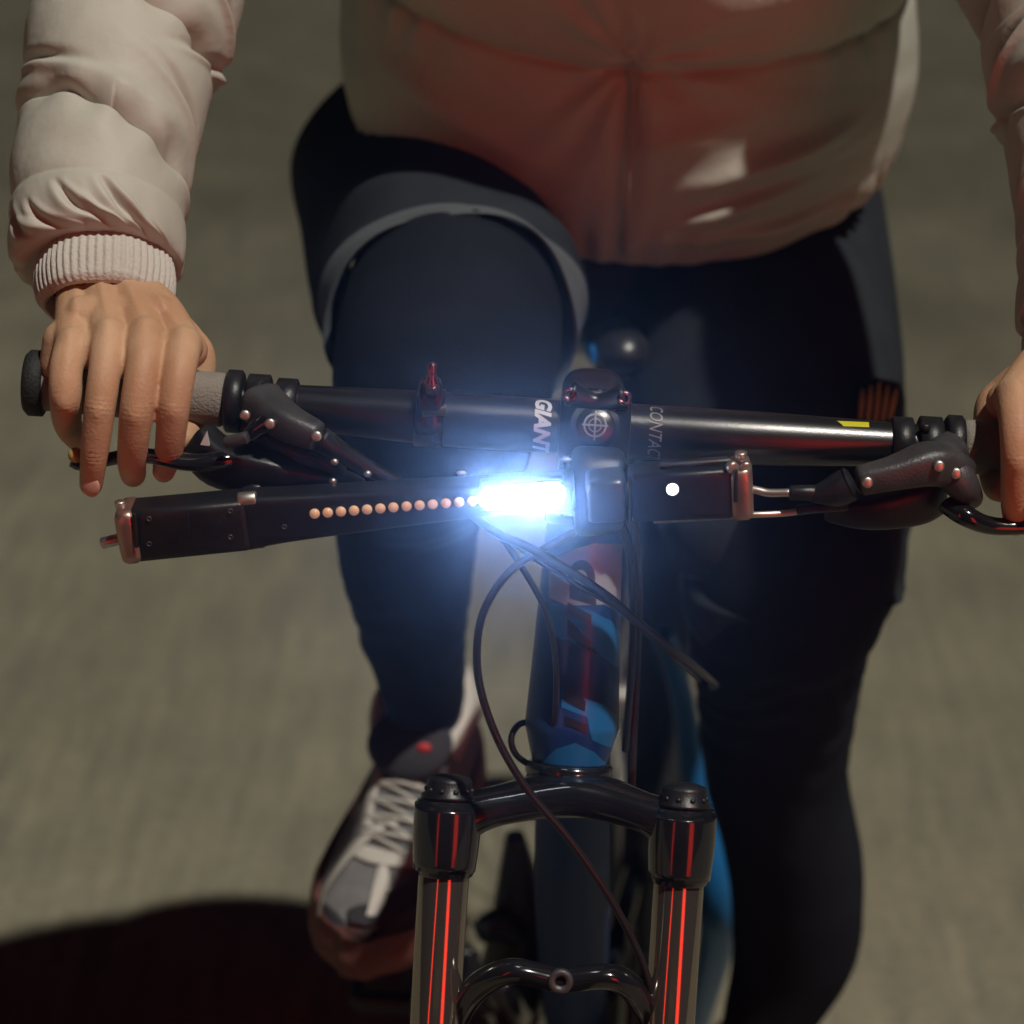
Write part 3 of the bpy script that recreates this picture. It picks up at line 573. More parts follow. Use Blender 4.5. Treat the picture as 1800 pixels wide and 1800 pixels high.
# ---- hands
def hand(mirror=False):
    mb = MB()
    F4 = [  # MCP, PIP, DIP, TIP ; radii
        ([(128, 606, -0.004), (116, 650, -0.020), (116, 705, -0.026), (120, 748, -0.008), (140, 775, 0.010)], [0.0108, 0.0100, 0.0098, 0.0085, 0.0075]),
        ([(192, 590, -0.004), (186, 640, -0.024), (176, 712, -0.036), (166, 795, -0.036), (160, 852, -0.030)], [0.0112, 0.0098, 0.0094, 0.0084, 0.0070]),
        ([(256, 590, -0.004), (252, 640, -0.026), (240, 722, -0.040), (232, 805, -0.034), (234, 834, -0.016)], [0.0115, 0.0104, 0.0100, 0.0088, 0.0078]),
        ([(322, 606, -0.004), (316, 645, -0.024), (306, 714, -0.036), (297, 790, -0.032), (288, 828, -0.020)], [0.0112, 0.0102, 0.0096, 0.0086, 0.0070])]
    F4 = [(p_, [q_ * 0.97 for q_ in r_]) for p_, r_ in F4]
    for pts, rr in F4: chain(mb, px(*pts), rr)
    wr = [(140, 508, 0.060), (170, 503, 0.058), (202, 503, 0.058), (230, 510, 0.060)]
    for (pts, rr), q in zip(F4, wr):
        chain(mb, [W(*q), W(*q) * 0.5 + W(*pts[0]) * 0.5 + [0, 0.006, 0.002], W(*pts[0]) + [0, 0.004, -0.002]], [0.0135, 0.0135, 0.0115])
        chain(mb, [W(*q) + [0, 0.008, -0.008], W(*pts[0]) + [0, 0.020, -0.010]], [0.013, 0.012])
    chain(mb, px((128, 590, 0.012), (300, 590, 0.012)), 0.012)
    chain(mb, px((128, 620, -0.006), (192, 612, -0.006), (256, 612, -0.007), (318, 622, -0.007)), 0.0104)
    chain(mb, px((186, 640, -0.018), (250, 642, -0.019), (310, 645, -0.018)), 0.0082)
    chain(mb, px((150, 560, 0.020), (280, 560, 0.022)), 0.0135)
    chain(mb, px((112, 600, 0.014), (102, 640, 0.012)), [0.0125, 0.011])
    # thumb under and behind the grip
    chain(mb, px((262, 545, 0.040), (325, 600, 0.045), (352, 632, 0.040), (345, 700, 0.030)), [0.014, 0.012, 0.0095, 0.009])
    chain(mb, px((345, 700, 0.030), (330, 760, 0.0), (322, 772, -0.012)), [0.009, 0.0085, 0.0070])
    # forearm stub
    chain(mb, px((190, 515, 0.058), (184, 440, 0.078), (180, 350, 0.108)), [0.0215, 0.023, 0.026])
    me = remesh(mb, 0.0012, 7, 0.5); v, f = mesh_arrays(me)
    # knuckle bumps and tendon ridges
    for pts, rr in F4:
        c = W(*pts[0]); d = np.linalg.norm(v - (c + [0, -0.006, 0.008]), axis=1); v += np.outer(np.exp(-(d / 0.008) ** 2) * 0.0024, [0, -0.5, 0.8])
        c = W(*pts[2]); d = np.linalg.norm(v - (c + [0, -0.009, 0.0]), axis=1); v += np.outer(np.exp(-(d / 0.006) ** 2) * 0.0012, [0, -1, 0])
    for pts, rr in F4:      # skin folds across the finger joints
        for k, amp in ((1, 0.0), (2, 0.00040), (3, 0.00034)):
            if not amp: continue
            c = W(*pts[k]); ax_ = norm(W(*pts[k + 1]) - W(*pts[k - 1])); q = v - c; al = q @ ax_; d = np.linalg.norm(q, axis=1)
            front = np.clip(-q[:, 1] / 0.008, 0, 1); v += np.outer(amp * np.sin(al * 2 * np.pi / 0.0026) * np.exp(-(al / 0.005) ** 2) * (d < 0.016) * front, [0, -1, 0.2])
    for pts, rr, q_ in zip([f_[0] for f_ in F4], [0] * 4, wr):   # tendons
        a_, b_ = W(*q_), W(*pts[0]); t = np.clip(((v - a_) @ (b_ - a_)) / np.dot(b_ - a_, b_ - a_), 0, 1); pr = a_ + t[:, None] * (b_ - a_)
        lat = np.abs(v[:, 0] - pr[:, 0]); v += np.outer(0.0013 * np.exp(-(lat / 0.0028) ** 2) * np.sin(np.pi * np.clip(t, 0.05, 0.95)) * (v[:, 1] < pr[:, 1]), [0, -0.7, 0.7])
    for a, b in zip(F4[:-1], F4[1:]):   # hollows between knuckles
        c = (W(*a[0][0]) + W(*b[0][0])) / 2; d = np.linalg.norm(v - (c + [0, -0.004, 0.010]), axis=1); v -= np.outer(np.exp(-(d / 0.009) ** 2) * 0.0014, [0, -0.4, 0.9])
    if mirror: v = v * [-1, 1, 1]; f = [q[::-1] for q in f]
    bpy.data.meshes.remove(me); return v, f
hv, hf = hand(); hv2, hf2 = hand(True)
EL = W(262, -60, 0.242); SHD = np.array([-0.165, 0.44, 1.42])
body = MB()
def mir(p): return np.asarray(p) * [-1, 1, 1]
for s in (0, 1):
    g_ = (lambda p: mir(p)) if s else (lambda p: np.asarray(p))
    chain(body, [g_(W(180, 350, 0.108)), g_(W(205, 150, 0.175)), g_(EL), g_(W(415, -400, 0.365)), g_(SHD)], [0.026, 0.032, 0.034, 0.042, 0.05])
HIPR, HIPL = np.array([-0.095, 0.64, 0.94]), np.array([0.125, 0.64, 0.94])
KNR = W(786, 622, 0.27); ANR = W(742, 1255, 0.45); KNL = W(1425, 985, 0.36); ANL = np.array([0.185, 0.47, 0.25])
chain(body, [HIPR, (HIPR + KNR) / 2, KNR, W(716, 980, 0.365), W(738, 1180, 0.43), ANR], [0.08, 0.070, 0.048, 0.042, 0.026, 0.026])
chain(body, [HIPL, (HIPL + KNL) / 2, KNL, W(1385, 1350, 0.43), W(1397, 1520, 0.455), W(1397, 1660, 0.47), ANL], [0.08, 0.070, 0.048, 0.040, 0.043, 0.042, 0.028])
def foot_chain(an, d):
    d = norm(d); chain(body, [an, an + [0, 0.01, -0.035], an + d * 0.04 + [0, 0, -0.062]], [0.026, 0.024, 0.018])
FDR = W(615, 1665, 0.27) - ANR; FDR[2] = 0
foot_chain(ANR, FDR); foot_chain(ANL, np.array([0.1, -1, 0]))
chain(body, [(0.015, 0.68, 0.965), (0.015, 0.61, 1.10), (0.01, 0.50, 1.27), (0.0, 0.42, 1.42)], [0.10, 0.11, 0.12, 0.11])
chain(body, [(0, 0.42, 1.44), (0, 0.37, 1.53)], [0.055, 0.05])
HC = np.array([0.0, 0.33, 1.63]); body.add(*ball(HC, (0.073, 0.092, 0.110), 20)); body.add(*ball(HC + [0, -0.03, -0.06], (0.055, 0.062, 0.055), 14))
chain(body, [HC + [0, -0.088, 0.012], HC + [0, -0.106, -0.022]], [0.009, 0.014])
for s in (-1, 1):
    body.add(*ball(HC + [s * 0.074, 0.005, -0.01], (0.010, 0.020, 0.030), 10)); chain(body, [HC + [s * 0.012, -0.086, -0.055], HC + [s * 0.024, -0.080, -0.053]], 0.006)
bme = remesh(body, 0.007, 4, 0.5); bv, bf = mesh_arrays(bme); allb = MB().add(bv, bf).add(hv, hf).add(hv2, hf2)
bo = obj('body', allb, skin, person)
# eyes, hair
for s in (-1, 1): m_ = MB(); m_.add(*ball(HC + [s * 0.030, -0.080, 0.010], 0.012, 10)); obj('eye', m_, white_print, person)
hm = MB(); hm.add(*ball(HC + [0, 0.018, 0.018], (0.084, 0.095, 0.112), 20)); hm.add(*ball(HC + [0, 0.10, -0.03], (0.05, 0.05, 0.09), 14)); hme = remesh(hm, 0.006, 3)
link('hair', hme, hair_m, person)
# fingernails
def nail(q, d, mirror=False, size=(0.0052, 0.0016, 0.0068), nrm=(0, -1, -0.1)):
    c = W(*q); m_ = MB(); v_, f_ = ball((0, 0, 0), size, 12); T = norm(np.asarray(d, float)); Nn = norm(np.asarray(nrm, float) - T * np.dot(T, nrm)); Bn = np.cross(Nn, T)
    v_ = v_[:, :1] * Bn + v_[:, 1:2] * -Nn + v_[:, 2:] * T + c
    if mirror: v_ = v_ * [-1, 1, 1]; f_ = [k[::-1] for k in f_]
    obj('fingernail', m_.add(v_, f_), nail_m, bo)
for mi in (False, True):
    nail((160, 856, -0.0372), (0, 0.18, -1), mi); nail((286, 834, -0.0262), (-0.15, 0.5, -1), mi)

# ---- jacket sleeves
jacket = empty('jacket', (0.02, 0.55, 1.0), None, None); jacket.parent = person; jacket.matrix_parent_inverse = Matrix.Translation(person.location).inverted()
def sleeve(mirror):
    # rows: pixel y, left, right, depth, tilt
    rows = [(-420, 255, 575, 0.37), (-250, 195, 530, 0.31), (-120, 137, 470, 0.26), (-40, 95, 425, 0.235), (20, 72, 402, 0.215), (80, 58, 385, 0.195), (140, 50, 366, 0.175), (200, 44, 348, 0.155), (260, 40, 334, 0.135), (320, 32, 320, 0.115), (380, 26, 308, 0.098), (430, 24, 303, 0.085), (465, 28, 300, 0.075)]
    pts = []; rad = []
    for (y, l, r, Y) in rows:
        c = W((l + r) / 2, y + (0 if y < 300 else 0), Y); dist = (c - CAM).dot(fwd); pts.append(c); rad.append((r - l) / 2 / FPX * dist)
    m, n = 260, 440
    C = cat_rom(np.column_stack([pts, rad]), m); P = C[:, :3]; rr = C[:, 3]; T = norm(np.gradient(P, axis=0))
    # tilt end rings so the cuff faces down towards the camera and to the right
    Fv = norm(np.tile(CAM - P.mean(0), (m, 1)) - (np.tile(CAM - P.mean(0), (m, 1)) * T).sum(1, keepdims=True) * T)   # towards camera
    Rt = np.cross(T, Fv); Rt *= np.sign(Rt[:, :1].mean())                                                           # screen right
    th = np.linspace(0, 2 * np.pi, n, endpoint=False)[None, :]; s = np.linspace(0, 1, m)[:, None]
    pyrow = np.interp(np.linspace(0, len(rows) - 1, m), range(len(rows)), [r_[0] for r_ in rows])[:, None]           # pixel row of the ring centre
    sx = np.sin(th)      # -1 left .. 1 right ; cos = towards camera
    cz = np.cos(th)
    row = pyrow + 30 * sx + 0 * cz
    d = np.zeros((m, n))
    def crease(yc, slope, curve, w, dep, a0=0.0, amp_l=1, amp_r=1):
        yy = yc + slope * sx + curve * (1 - cz); env = np.where(sx < 0, amp_l, amp_r)
        return -dep * env * np.exp(-((pyrow - yy) / w) ** 2)
    def puff(y0, y1, slope, curve, dep):
        a = y0 + slope * sx + curve * (1 - cz); b = y1 + slope * sx + curve * (1 - cz); t = np.clip((pyrow - a) / (b - a), 0, 1); return dep * np.sin(np.pi * t) ** 0.55
    d += puff(62, 268, 50, -10, 0.0085) + puff(268, 450, 50, -10, 0.0085) + puff(-150, 62, 50, 0, 0.010) + puff(-400, -150, 50, 0, 0.009)
    d += crease(268, 50, -10, 8, 0.0065) + crease(62, 50, -10, 8, 0.0065) + crease(-150, 50, 0, 12, 0.005)
    # overhang: fabric above the seam sags over it
    sag = lambda yc, dep, sl=45: dep * np.exp(-((pyrow - (yc - 26 + sl * sx)) / 20) ** 2) * (0.6 + 0.5 * np.sin(3 * th + 1))
    d += sag(268, 0.0055) + sag(62, 0.0060)
    # gathers above the cuff
    g_ = np.clip((pyrow - 340) / 120, 0, 1) ** 1.6
    for (t0, y0, y1, sl_, dep, w_) in ((0.0, 380, 446, 0.50, .0055, .085), (-0.50, 383, 440, 0.50, .005, .075), (-0.90, 392, 436, 0.35, .0045, .07), (0.55, 412, 500, 0.55, .0055, .08), (0.28, 405, 455, 0.4, .004, .06), (-0.25, 400, 450, 0.45, .0045, .06), (1.15, 420, 500, 0.3, .004, .08), (-1.3, 385, 450, 0.3, .004, .08), (1.9, 400, 480, .2, .004, .1), (2.6, 400, 480, -.2, .004, .1), (-1.9, 400, 480, .2, .004, .1), (-2.6, 400, 480, -.2, .004, .1)):
        q = np.arctan2(np.sin(th - t0), np.cos(th - t0)) - sl_ * (pyrow - y0) / 60
        env = np.clip((pyrow - y0) / 22, 0, 1) * np.clip((y1 + 14 - pyrow) / 14, 0, 1)
        ww = w_ * (0.5 + 0.9 * np.clip((pyrow - y0) / (y1 - y0), 0, 1))
        d += env * dep * (-1.3 * np.exp(-(q / ww) ** 2) + 0.75 * np.exp(-((q - 1.9 * ww) / (1.2 * ww)) ** 2) + 0.45 * np.exp(-((q + 2.0 * ww) / (1.3 * ww)) ** 2))
    d -= np.clip((pyrow - 435) / 40, 0, 1) ** 2 * 0.004
    # gathers near the seams
    for yc, w_, k, a in ((268, 34, 7, 0.0022), (62, 30, 6, 0.0028)):
        d += a * np.exp(-((pyrow - (yc + 45 * sx)) / w_) ** 2) * np.sin(th * k + 2.2 * np.sin(th * 2) + pyrow * 0.03)
    # diagonal elbow pull folds
    for (t0, y0, k, w_, dep) in ((1.2, 30, 80, 9, 0.009), (1.3, 92, -50, 8, 0.006), (-1.1, 170, 45, 8, 0.005), (1.0, 225, 80, 9, 0.005), (-0.9, 20, 60, 12, 0.004), (1.35, 318, 60, 8, 0.005), (0.3, 130, 30, 20, 0.0015), (-0.4, 330, 20, 22, 0.0015)):
        dth = np.arctan2(np.sin(th - t0), np.cos(th - t0)); d -= dep * np.exp(-(dth / 0.55) ** 2) * np.exp(-((pyrow - (y0 + k * dth)) / w_) ** 2)
        d += dep * 0.6 * np.exp(-(dth / 0.55) ** 2) * np.exp(-((pyrow - (y0 + k * dth + w_ * 1.9)) / w_) ** 2)
    V = P[:, None, :] + (rr[:, None] * 0.93 + d)[:, :, None] * (Rt[:, None, :] * sx[:, :, None] + Fv[:, None, :] * cz[:, :, None])
    V += (fnoise(V.reshape(-1, 3), 60, 3) * 0.0012 + fnoise(V.reshape(-1, 3), 150, 5) * 0.0005).reshape(m, n)[:, :, None] * (Rt[:, None, :] * sx[:, :, None] + Fv[:, None, :] * cz[:, :, None])
    # shear the lower rings: front edge sits higher in the picture, sides lower; right lower than left
    k = np.clip((pyrow - 330) / 135, 0, 1) ** 1.3
    for yc, am in ((268, 0.0125), (62, 0.0135), (-150, 0.012)):
        q = pyrow - (yc + 50 * sx - 10 * (1 - cz)); prof = np.where(q < 0, np.exp(-((q) / 16) ** 2), np.exp(-(q / 5) ** 2))
        V += T[:, None, :] * (am * prof * (0.55 + 0.45 * np.sin(2.2 * th + yc * 0.02) + 0.25 * np.sin(5 * th + 1)))[:, :, None]
    c0 = W(186, 498, 0.064); rC = 0.0385; Tn = norm(np.array([0.10, -0.75, -0.66]))
    Rc = norm(np.array([1.0, 0.0, -0.42])); Rc = norm(Rc - Rc.dot(Tn) * Tn); Fc = np.cross(Tn, Rc); Fc = Fc if Fc[1] < 0 else -Fc
    gk = np.clip((pyrow - 372) / 93, 0, 1); gk = gk * gk * (3 - 2 * gk); gr = 0.0012 * np.sin(th * 17 + 3 * np.sin(th * 3))
    tgt = c0 - Tn * 0.014 + ((rC + 0.0005 + gr) * sx)[:, :, None] * Rc + ((rC * 0.88 + 0.0005 + gr) * cz)[:, :, None] * Fc
    bulge = (np.sin(np.pi * np.clip((pyrow - 372) / 93, 0, 1)) * 0.007 * (1.1 - sx * 0.5))[:, :, None] * (Rt[:, None, :] * sx[:, :, None] + Fv[:, None, :] * cz[:, :, None])
    V = V * (1 - gk[:, :, None]) + tgt * gk[:, :, None] + bulge + (Tn * 0.012)[None, None, :] * (np.sin(np.pi * gk) * (0.55 - 0.45 * cz))[:, :, None]
    # inner lip
    end = V[-1]; c_ = end.mean(0); lip = c_ + (end - c_) * 0.86 - T[-1] * 0.012; V2 = np.concatenate([V.reshape(-1, 3), lip])
    F = [(i * n + j, i * n + (j + 1) % n, (i + 1) * n + (j + 1) % n, (i + 1) * n + j) for i in range(m) for j in range(n)]
    # cuff
    mc = 26; nc = 360; thc = np.linspace(0, 2 * np.pi, nc, endpoint=False); CV = []
    for i in range(mc):
        t = i / (mc - 1); along = -0.018 + 0.036 * t; r_ = rC * (1 + 0.06 * math.sin(math.pi * t)) - 0.0008 * (i == mc - 1)
        if i >= mc - 3: r_ -= 0.0012 * (i - mc + 4)
        rib = 0.0015 * np.sin(thc * 26) ** 2 * (0.4 + 0.6 * math.sin(math.pi * t)) + 0.0006 * np.sin(thc * 7 + 1)
        CV.append(c0 + Tn * along + ((r_ + rib) * np.sin(thc))[:, None] * Rc * 1.0 + ((r_ + rib) * 0.88 * np.cos(thc))[:, None] * Fc)
    CV.append(CV[-1] + (c0 - CV[-1]) * 0.10 - Tn * 0.01 ); CV = np.concatenate(CV); mc += 1
    CF = [(i * nc + j, i * nc + (j + 1) % nc, (i + 1) * nc + (j + 1) % nc, (i + 1) * nc + j) for i in range(mc - 1) for j in range(nc)]
    if mirror: V2 = V2 * [-1, 1, 1]; CV = CV * [-1, 1, 1]; F = [q[::-1] for q in F]; CF = [q[::-1] for q in CF]
    so = obj('sleeve', MB().add(V2, F), jacket_m, jacket)
    co = obj('cuff', MB().add(CV, CF), cuff_m, so)
sleeve(False); sleeve(True)
# ---- jacket torso
def torso():
    m, n = 260, 320; th = np.linspace(0, 2 * np.pi, n, endpoint=False)[None, :]; s = np.linspace(0, 1, m)[:, None]
    sx, cz = np.sin(th), np.cos(th)         # cz=1 front
    zt = 1.47
    hem = 0.955 + 0.078 * (1 - np.exp(-((th - 0.22) / 0.9) ** 2)) ** 1.0
    hem = 0.953 + 0.097 * np.clip(1 - np.cos(np.arctan2(np.sin(th - 0.04), np.cos(th - 0.04)) * 0.85), 0, 1)
    Z = hem + (zt - hem) * s
    zz = Z; hw = np.interp(zz, [0.93, 1.0, 1.1, 1.25, 1.35, 1.43, 1.47], [0.190, 0.198, 0.200, 0.200, 0.205, 0.16, 0.07]); dp = np.interp(zz, [0.93, 1.0, 1.1, 1.25, 1.38, 1.43, 1.47], [0.142, 0.150, 0.155, 0.160, 0.145, 0.11, 0.065])
    cy = np.interp(zz, [0.93, 1.1, 1.3, 1.45], [0.625, 0.58, 0.49, 0.42]); cx = np.interp(zz, [0.93, 1.2, 1.47], [0.026, 0.018, 0.0])
    d = np.zeros((m, n))
    seams = [(0.0, 1.112), (1.112, 1.235), (1.235, 1.345)]
    sl = lambda z0: z0 + 0.060 * (1 - cz) - 0.0 * sx
    a = hem
    for k, (lo_, hi) in enumerate(seams):
        A = a if k == 0 else sl(lo_); Bz = sl(hi); t = np.clip((Z - A) / (Bz - A), 0, 1); d += (0.020 if k == 0 else 0.024) * np.sin(np.pi * t ** 0.85) ** 0.6 * ((Z >= A) & (Z <= Bz))
        d -= 0.003 * np.exp(-((Z - Bz) / 0.004) ** 2)
    # radiating pulls towards the zip at the seam
    for zc in (1.112, 1.235):
        e_ = np.exp(-np.abs(th - np.where(th > np.pi, 2 * np.pi, 0)) / 0.9)
        ang = np.arctan2(Z - (zc + 0.01), (th - np.where(th > np.pi, 2 * np.pi, 0)) * 0.2)
        rad_ = np.sqrt((Z - zc) ** 2 + ((th - np.where(th > np.pi, 2 * np.pi, 0)) * 0.2) ** 2)
        d += 0.0034 * np.sin(ang * 10 + 2 * np.sin(ang * 3)) * np.exp(-(rad_ / 0.10) ** 2) * np.clip(rad_ / 0.03, 0, 1)
    d += 0.0030 * np.sin(th * 34 + 5 * np.sin(th * 5)) * np.exp(-((Z - hem - 0.012) / 0.022) ** 2)
    d += 0.0022 * np.sin(th * 22 + 3 * np.sin(th * 7)) * np.exp(-((Z - sl(1.112)) / 0.025) ** 2)
    # zip placket groove
    tw = th - np.where(th > np.pi, 2 * np.pi, 0)
    xz = tw * 0.2; d += 0.0016 * np.exp(-((np.abs(xz) - 0.014) / 0.006) ** 2) - 0.0012 * np.exp(-(xz / 0.006) ** 2)
    dp = dp - 0.088 * np.exp(-((tw - 0.72) / 0.36) ** 4) * np.exp(-((Z - 1.36) / 0.13) ** 4)  # unseen chest side hollowed so key light reaches the belly
    # lower right folds catching the light
    for (x_, z_, sl_, wz, wx, dep) in ((0.11, 1.048, 0.35, 0.009, 0.05, 0.012), (0.11, 1.028, 0.3, 0.007, 0.05, -0.008), (0.10, 1.02, 0.45, 0.010, 0.07, 0.010), (0.08, 0.985, 0.15, 0.007, 0.06, 0.009), (0.13, 1.00, 0.25, 0.008, 0.06, -0.007), (-0.12, 1.06, -0.4, 0.012, 0.06, 0.006), (0.03, 1.06, 0.3, 0.012, 0.06, 0.005)):
        d += dep * np.exp(-((xz - x_) / wx) ** 2) * np.exp(-((Z - (z_ + sl_ * (xz - x_))) / wz) ** 2)
    nx, ny = sx, -cz; X = cx + (hw + d) * sx; Y = cy - (dp + d) * cz
    V = np.stack([X, Y, Z + 0 * X], -1).reshape(-1, 3); N_ = np.stack([sx + 0 * X, -cz + 0 * X, 0 * X], -1).reshape(-1, 3)
    V += N_ * (fnoise(V, 45, 8) * 0.0022 + fnoise(V, 120, 9) * 0.0008)[:, None]
    V = V.reshape(m, n, 3); lip = V[0] * 1.0; c_ = lip.mean(0); lip = c_ + (lip - c_) * 0.93 + [0, 0, 0.02]
    V = np.concatenate([lip[None], V]).reshape(-1, 3)
    F = [(i * n + j, i * n + (j + 1) % n, (i + 1) * n + (j + 1) % n, (i + 1) * n + j) for i in range(m) for j in range(n)]
    F.append(tuple(m * n + j for j in range(n))); obj('torso_shell', MB().add(V, F), jacket_m, jacket)
    zp = [(cx0, y0, z0) for cx0, y0, z0 in [(0.026, 0.455, 0.965), (0.024, 0.415, 1.03), (0.022, 0.413, 1.10), (0.02, 0.375, 1.17), (0.018, 0.35, 1.26), (0.01, 0.33, 1.34)]]
    obj('zip', tube(zp, 0.0012, n=8, e=3), mat('rose_zip', (0.42, 0.33, 0.30), 0.8, bump=0.5, bscale=900), jacket)
    chain_ = MB(); # shoulders joining sleeves to torso
    for s_ in (-1, 1):
        chain(chain_, [(s_ * 0.12, 0.45, 1.42), (s_ * 0.20, 0.44, 1.41), mir(W(415, -400, 0.365)) if s_ > 0 else W(415, -400, 0.365)], [0.070, 0.066, 0.066])
    obj('shoulder', MB().add(*mesh_arrays(remesh(chain_, 0.006, 6))), jacket_m, jacket)
torso()

# ---- leggings and shorts
lg = MB()
chain(lg, [KNR * 0.55 + HIPR * 0.45, KNR + [0, 0.01, 0.0], KNR + [-0.008, -0.002, -0.055], W(722, 850, 0.325), W(716, 980, 0.36), W(728, 1120, 0.405), W(745, 1235, 0.44), ANR + [0, 0, 0.0]], [0.078, 0.077, 0.070, 0.057, 0.050, 0.040, 0.031, 0.030], n=32)
chain(lg, [KNL * 0.6 + HIPL * 0.4 + [-0.01, 0, 0], KNL + [-0.012, 0, 0], KNL + [-0.016, 0.01, -0.06], W(1368, 1200, 0.40), W(1364, 1350, 0.43), W(1397, 1520, 0.455), W(1397, 1660, 0.47), ANL + [0.01, 0, 0.06], ANL], [0.076, 0.074, 0.068, 0.062, 0.056, 0.055, 0.052, 0.038, 0.032], n=32)
lme = remesh(lg, 0.004, 6, 0.5); v, f = mesh_arrays(lme); 
cx_ = np.where(v[:, 0] < 0.03, -0.115, 0.18); nrm_ = norm(np.stack([v[:, 0] - cx_, (v[:, 1] - 0.42), 0 * cx_], -1))
v += (fnoise(v, 50, 21) * 0.0020 + 0.0014 * np.sin(v[:, 2] * 170 + 5 * np.sin(v[:, 0] * 45 + v[:, 1] * 30)) * (0.1 + np.exp(-((v[:, 2] - 0.66) / 0.06) ** 2) + np.exp(-((v[:, 2] - 0.85) / 0.05) ** 2)))[:, None] * nrm_
set_co(lme, v); link('leggings', lme, legging_m, person)
def leg_shell(pts, rx, ry, open_r, wr, seed):
    """cloth tube with an open hem"""
    m, n = 150, 140; C = cat_rom(np.column_stack([pts, rx, ry]), m); P = C[:, :3]; T = norm(np.gradient(P, axis=0))
    N = norm(np.array([0, 0, 1.0]) - T * T[:, 2:3]); B = np.cross(T, N); th = np.linspace(0, 2 * np.pi, n, endpoint=False)
    out = B[:, None] * np.cos(th)[None, :, None] + N[:, None] * np.sin(th)[None, :, None]
    s = np.linspace(0, 1, m)[:, None]; th_ = th[None, :]
    d = wr * (0.5 * np.sin(th_ * 3 + s * 7 + seed) + 0.4 * np.sin(th_ * 5 - s * 11 + 2 * seed) + 0.5 * np.sin(s * 26 + 2 * np.sin(th_ * 2 + seed)) * np.exp(-((s - 0.55) / 0.3) ** 2))
    r = np.stack([C[:, 3:4] * np.abs(np.cos(th_)), C[:, 4:5] * np.abs(np.sin(th_))], -1); 
    V = P[:, None] + B[:, None] * (C[:, 3:4] * np.cos(th_))[:, :, None] + N[:, None] * (C[:, 4:5] * np.sin(th_))[:, :, None] + out * d[:, :, None]
    return V, P, T, N, B
def shell_faces(m, n): return [(i * n + j, i * n + (j + 1) % n, (i + 1) * n + (j + 1) % n, (i + 1) * n + j) for i in range(m - 1) for j in range(n)]
pel = MB(); pel.add(*ball((0.02, 0.68, 0.950), (0.198, 0.158, 0.130), 24))
pme = remesh(pel, 0.006, 2); pv, pf = mesh_arrays(pme); shorts = empty('shorts', (0.02, 0.65, 0.95), None, None); shorts.parent = person; shorts.matrix_parent_inverse = Matrix.Translation(person.location).inverted()
obj('seat_panel', MB().add(pv, pf), shorts_m, shorts)
# right leg (raised)
HR = W(795, 560, 0.33); dR = norm(HR - HIPR)
for (pts, rx, ry, wr, seed, bandc) in (
    ([HIPR + [-0.020, 0.03, 0.018], HIPR * 0.6 + KNR * 0.4 + [-0.012, 0, 0.004], W(795, 535, 0.36) + [0, 0, -0.005], W(797, 572, 0.325)], [0.122, 0.104, 0.092, 0.087], [0.108, 0.096, 0.084, 0.080], 0.0050, 1.0, 1),
    ([HIPL + [0.0, 0.03, 0.0], HIPL * 0.6 + KNL * 0.4 + [-0.008, 0, 0.0], KNL * 0.85 + HIPL * 0.15 + [-0.012, 0, 0.0], KNL + [-0.014, 0.010, -0.015], KNL + [-0.018, 0.020, -0.034]], [0.118, 0.112, 0.096, 0.086, 0.078], [0.105, 0.092, 0.080, 0.070, 0.064], 0.0040, 3.0, 2)):
    V, P, T, N, B = leg_shell(pts, rx, ry, 0, wr, seed); m, n = V.shape[:2]; kb = int(m * (0.72 if bandc == 1 else 0.9))
    inner = V[-1] + (P[-1] - V[-1]) * 0.05 - T[-1] * 0.02
    leg = obj('short_leg', MB().add(V[:kb + 1].reshape(-1, 3), shell_faces(kb + 1, n)), shorts_m, shorts)
    Vb = V[kb:].copy(); Vb += norm(Vb - P[kb:, None]) * 0.0012; Vb = np.concatenate([Vb, inner[None]]); obj('lit_hem', MB().add(Vb.reshape(-1, 3), shell_faces(len(Vb), n)), lit_hem_m, leg)
    if bandc == 1:
        q0, q1 = W(838, 372, 0.335), W(812, 410, 0.315)
        o_ = tube([q0, q1], 0.004, ry=0.0025, n=10); obj('hem_tab', o_, legging_m, leg)
# gold striped print on the outer side of the left thigh
m_ = MB()
for k in range(5):
    x = 1512 + k * 13; m_.add(*loft(px((x, 745 - abs(k - 2) * 4, 0.38), (x + 3 + k, 705, 0.385), (x + 4 + 2 * k, 672 + abs(k - 2) * 6, 0.395)), [0.0012, 0.0018, 0.0008], n=8))
obj('striped_print', m_, gold_m, shorts)
m_ = tube(px((1545, 745, 0.40), (1552, 705, 0.405), (1560, 668, 0.41)), [0.016, 0.017, 0.012], n=20); obj('pocket_flap', m_, shorts_m, shorts)

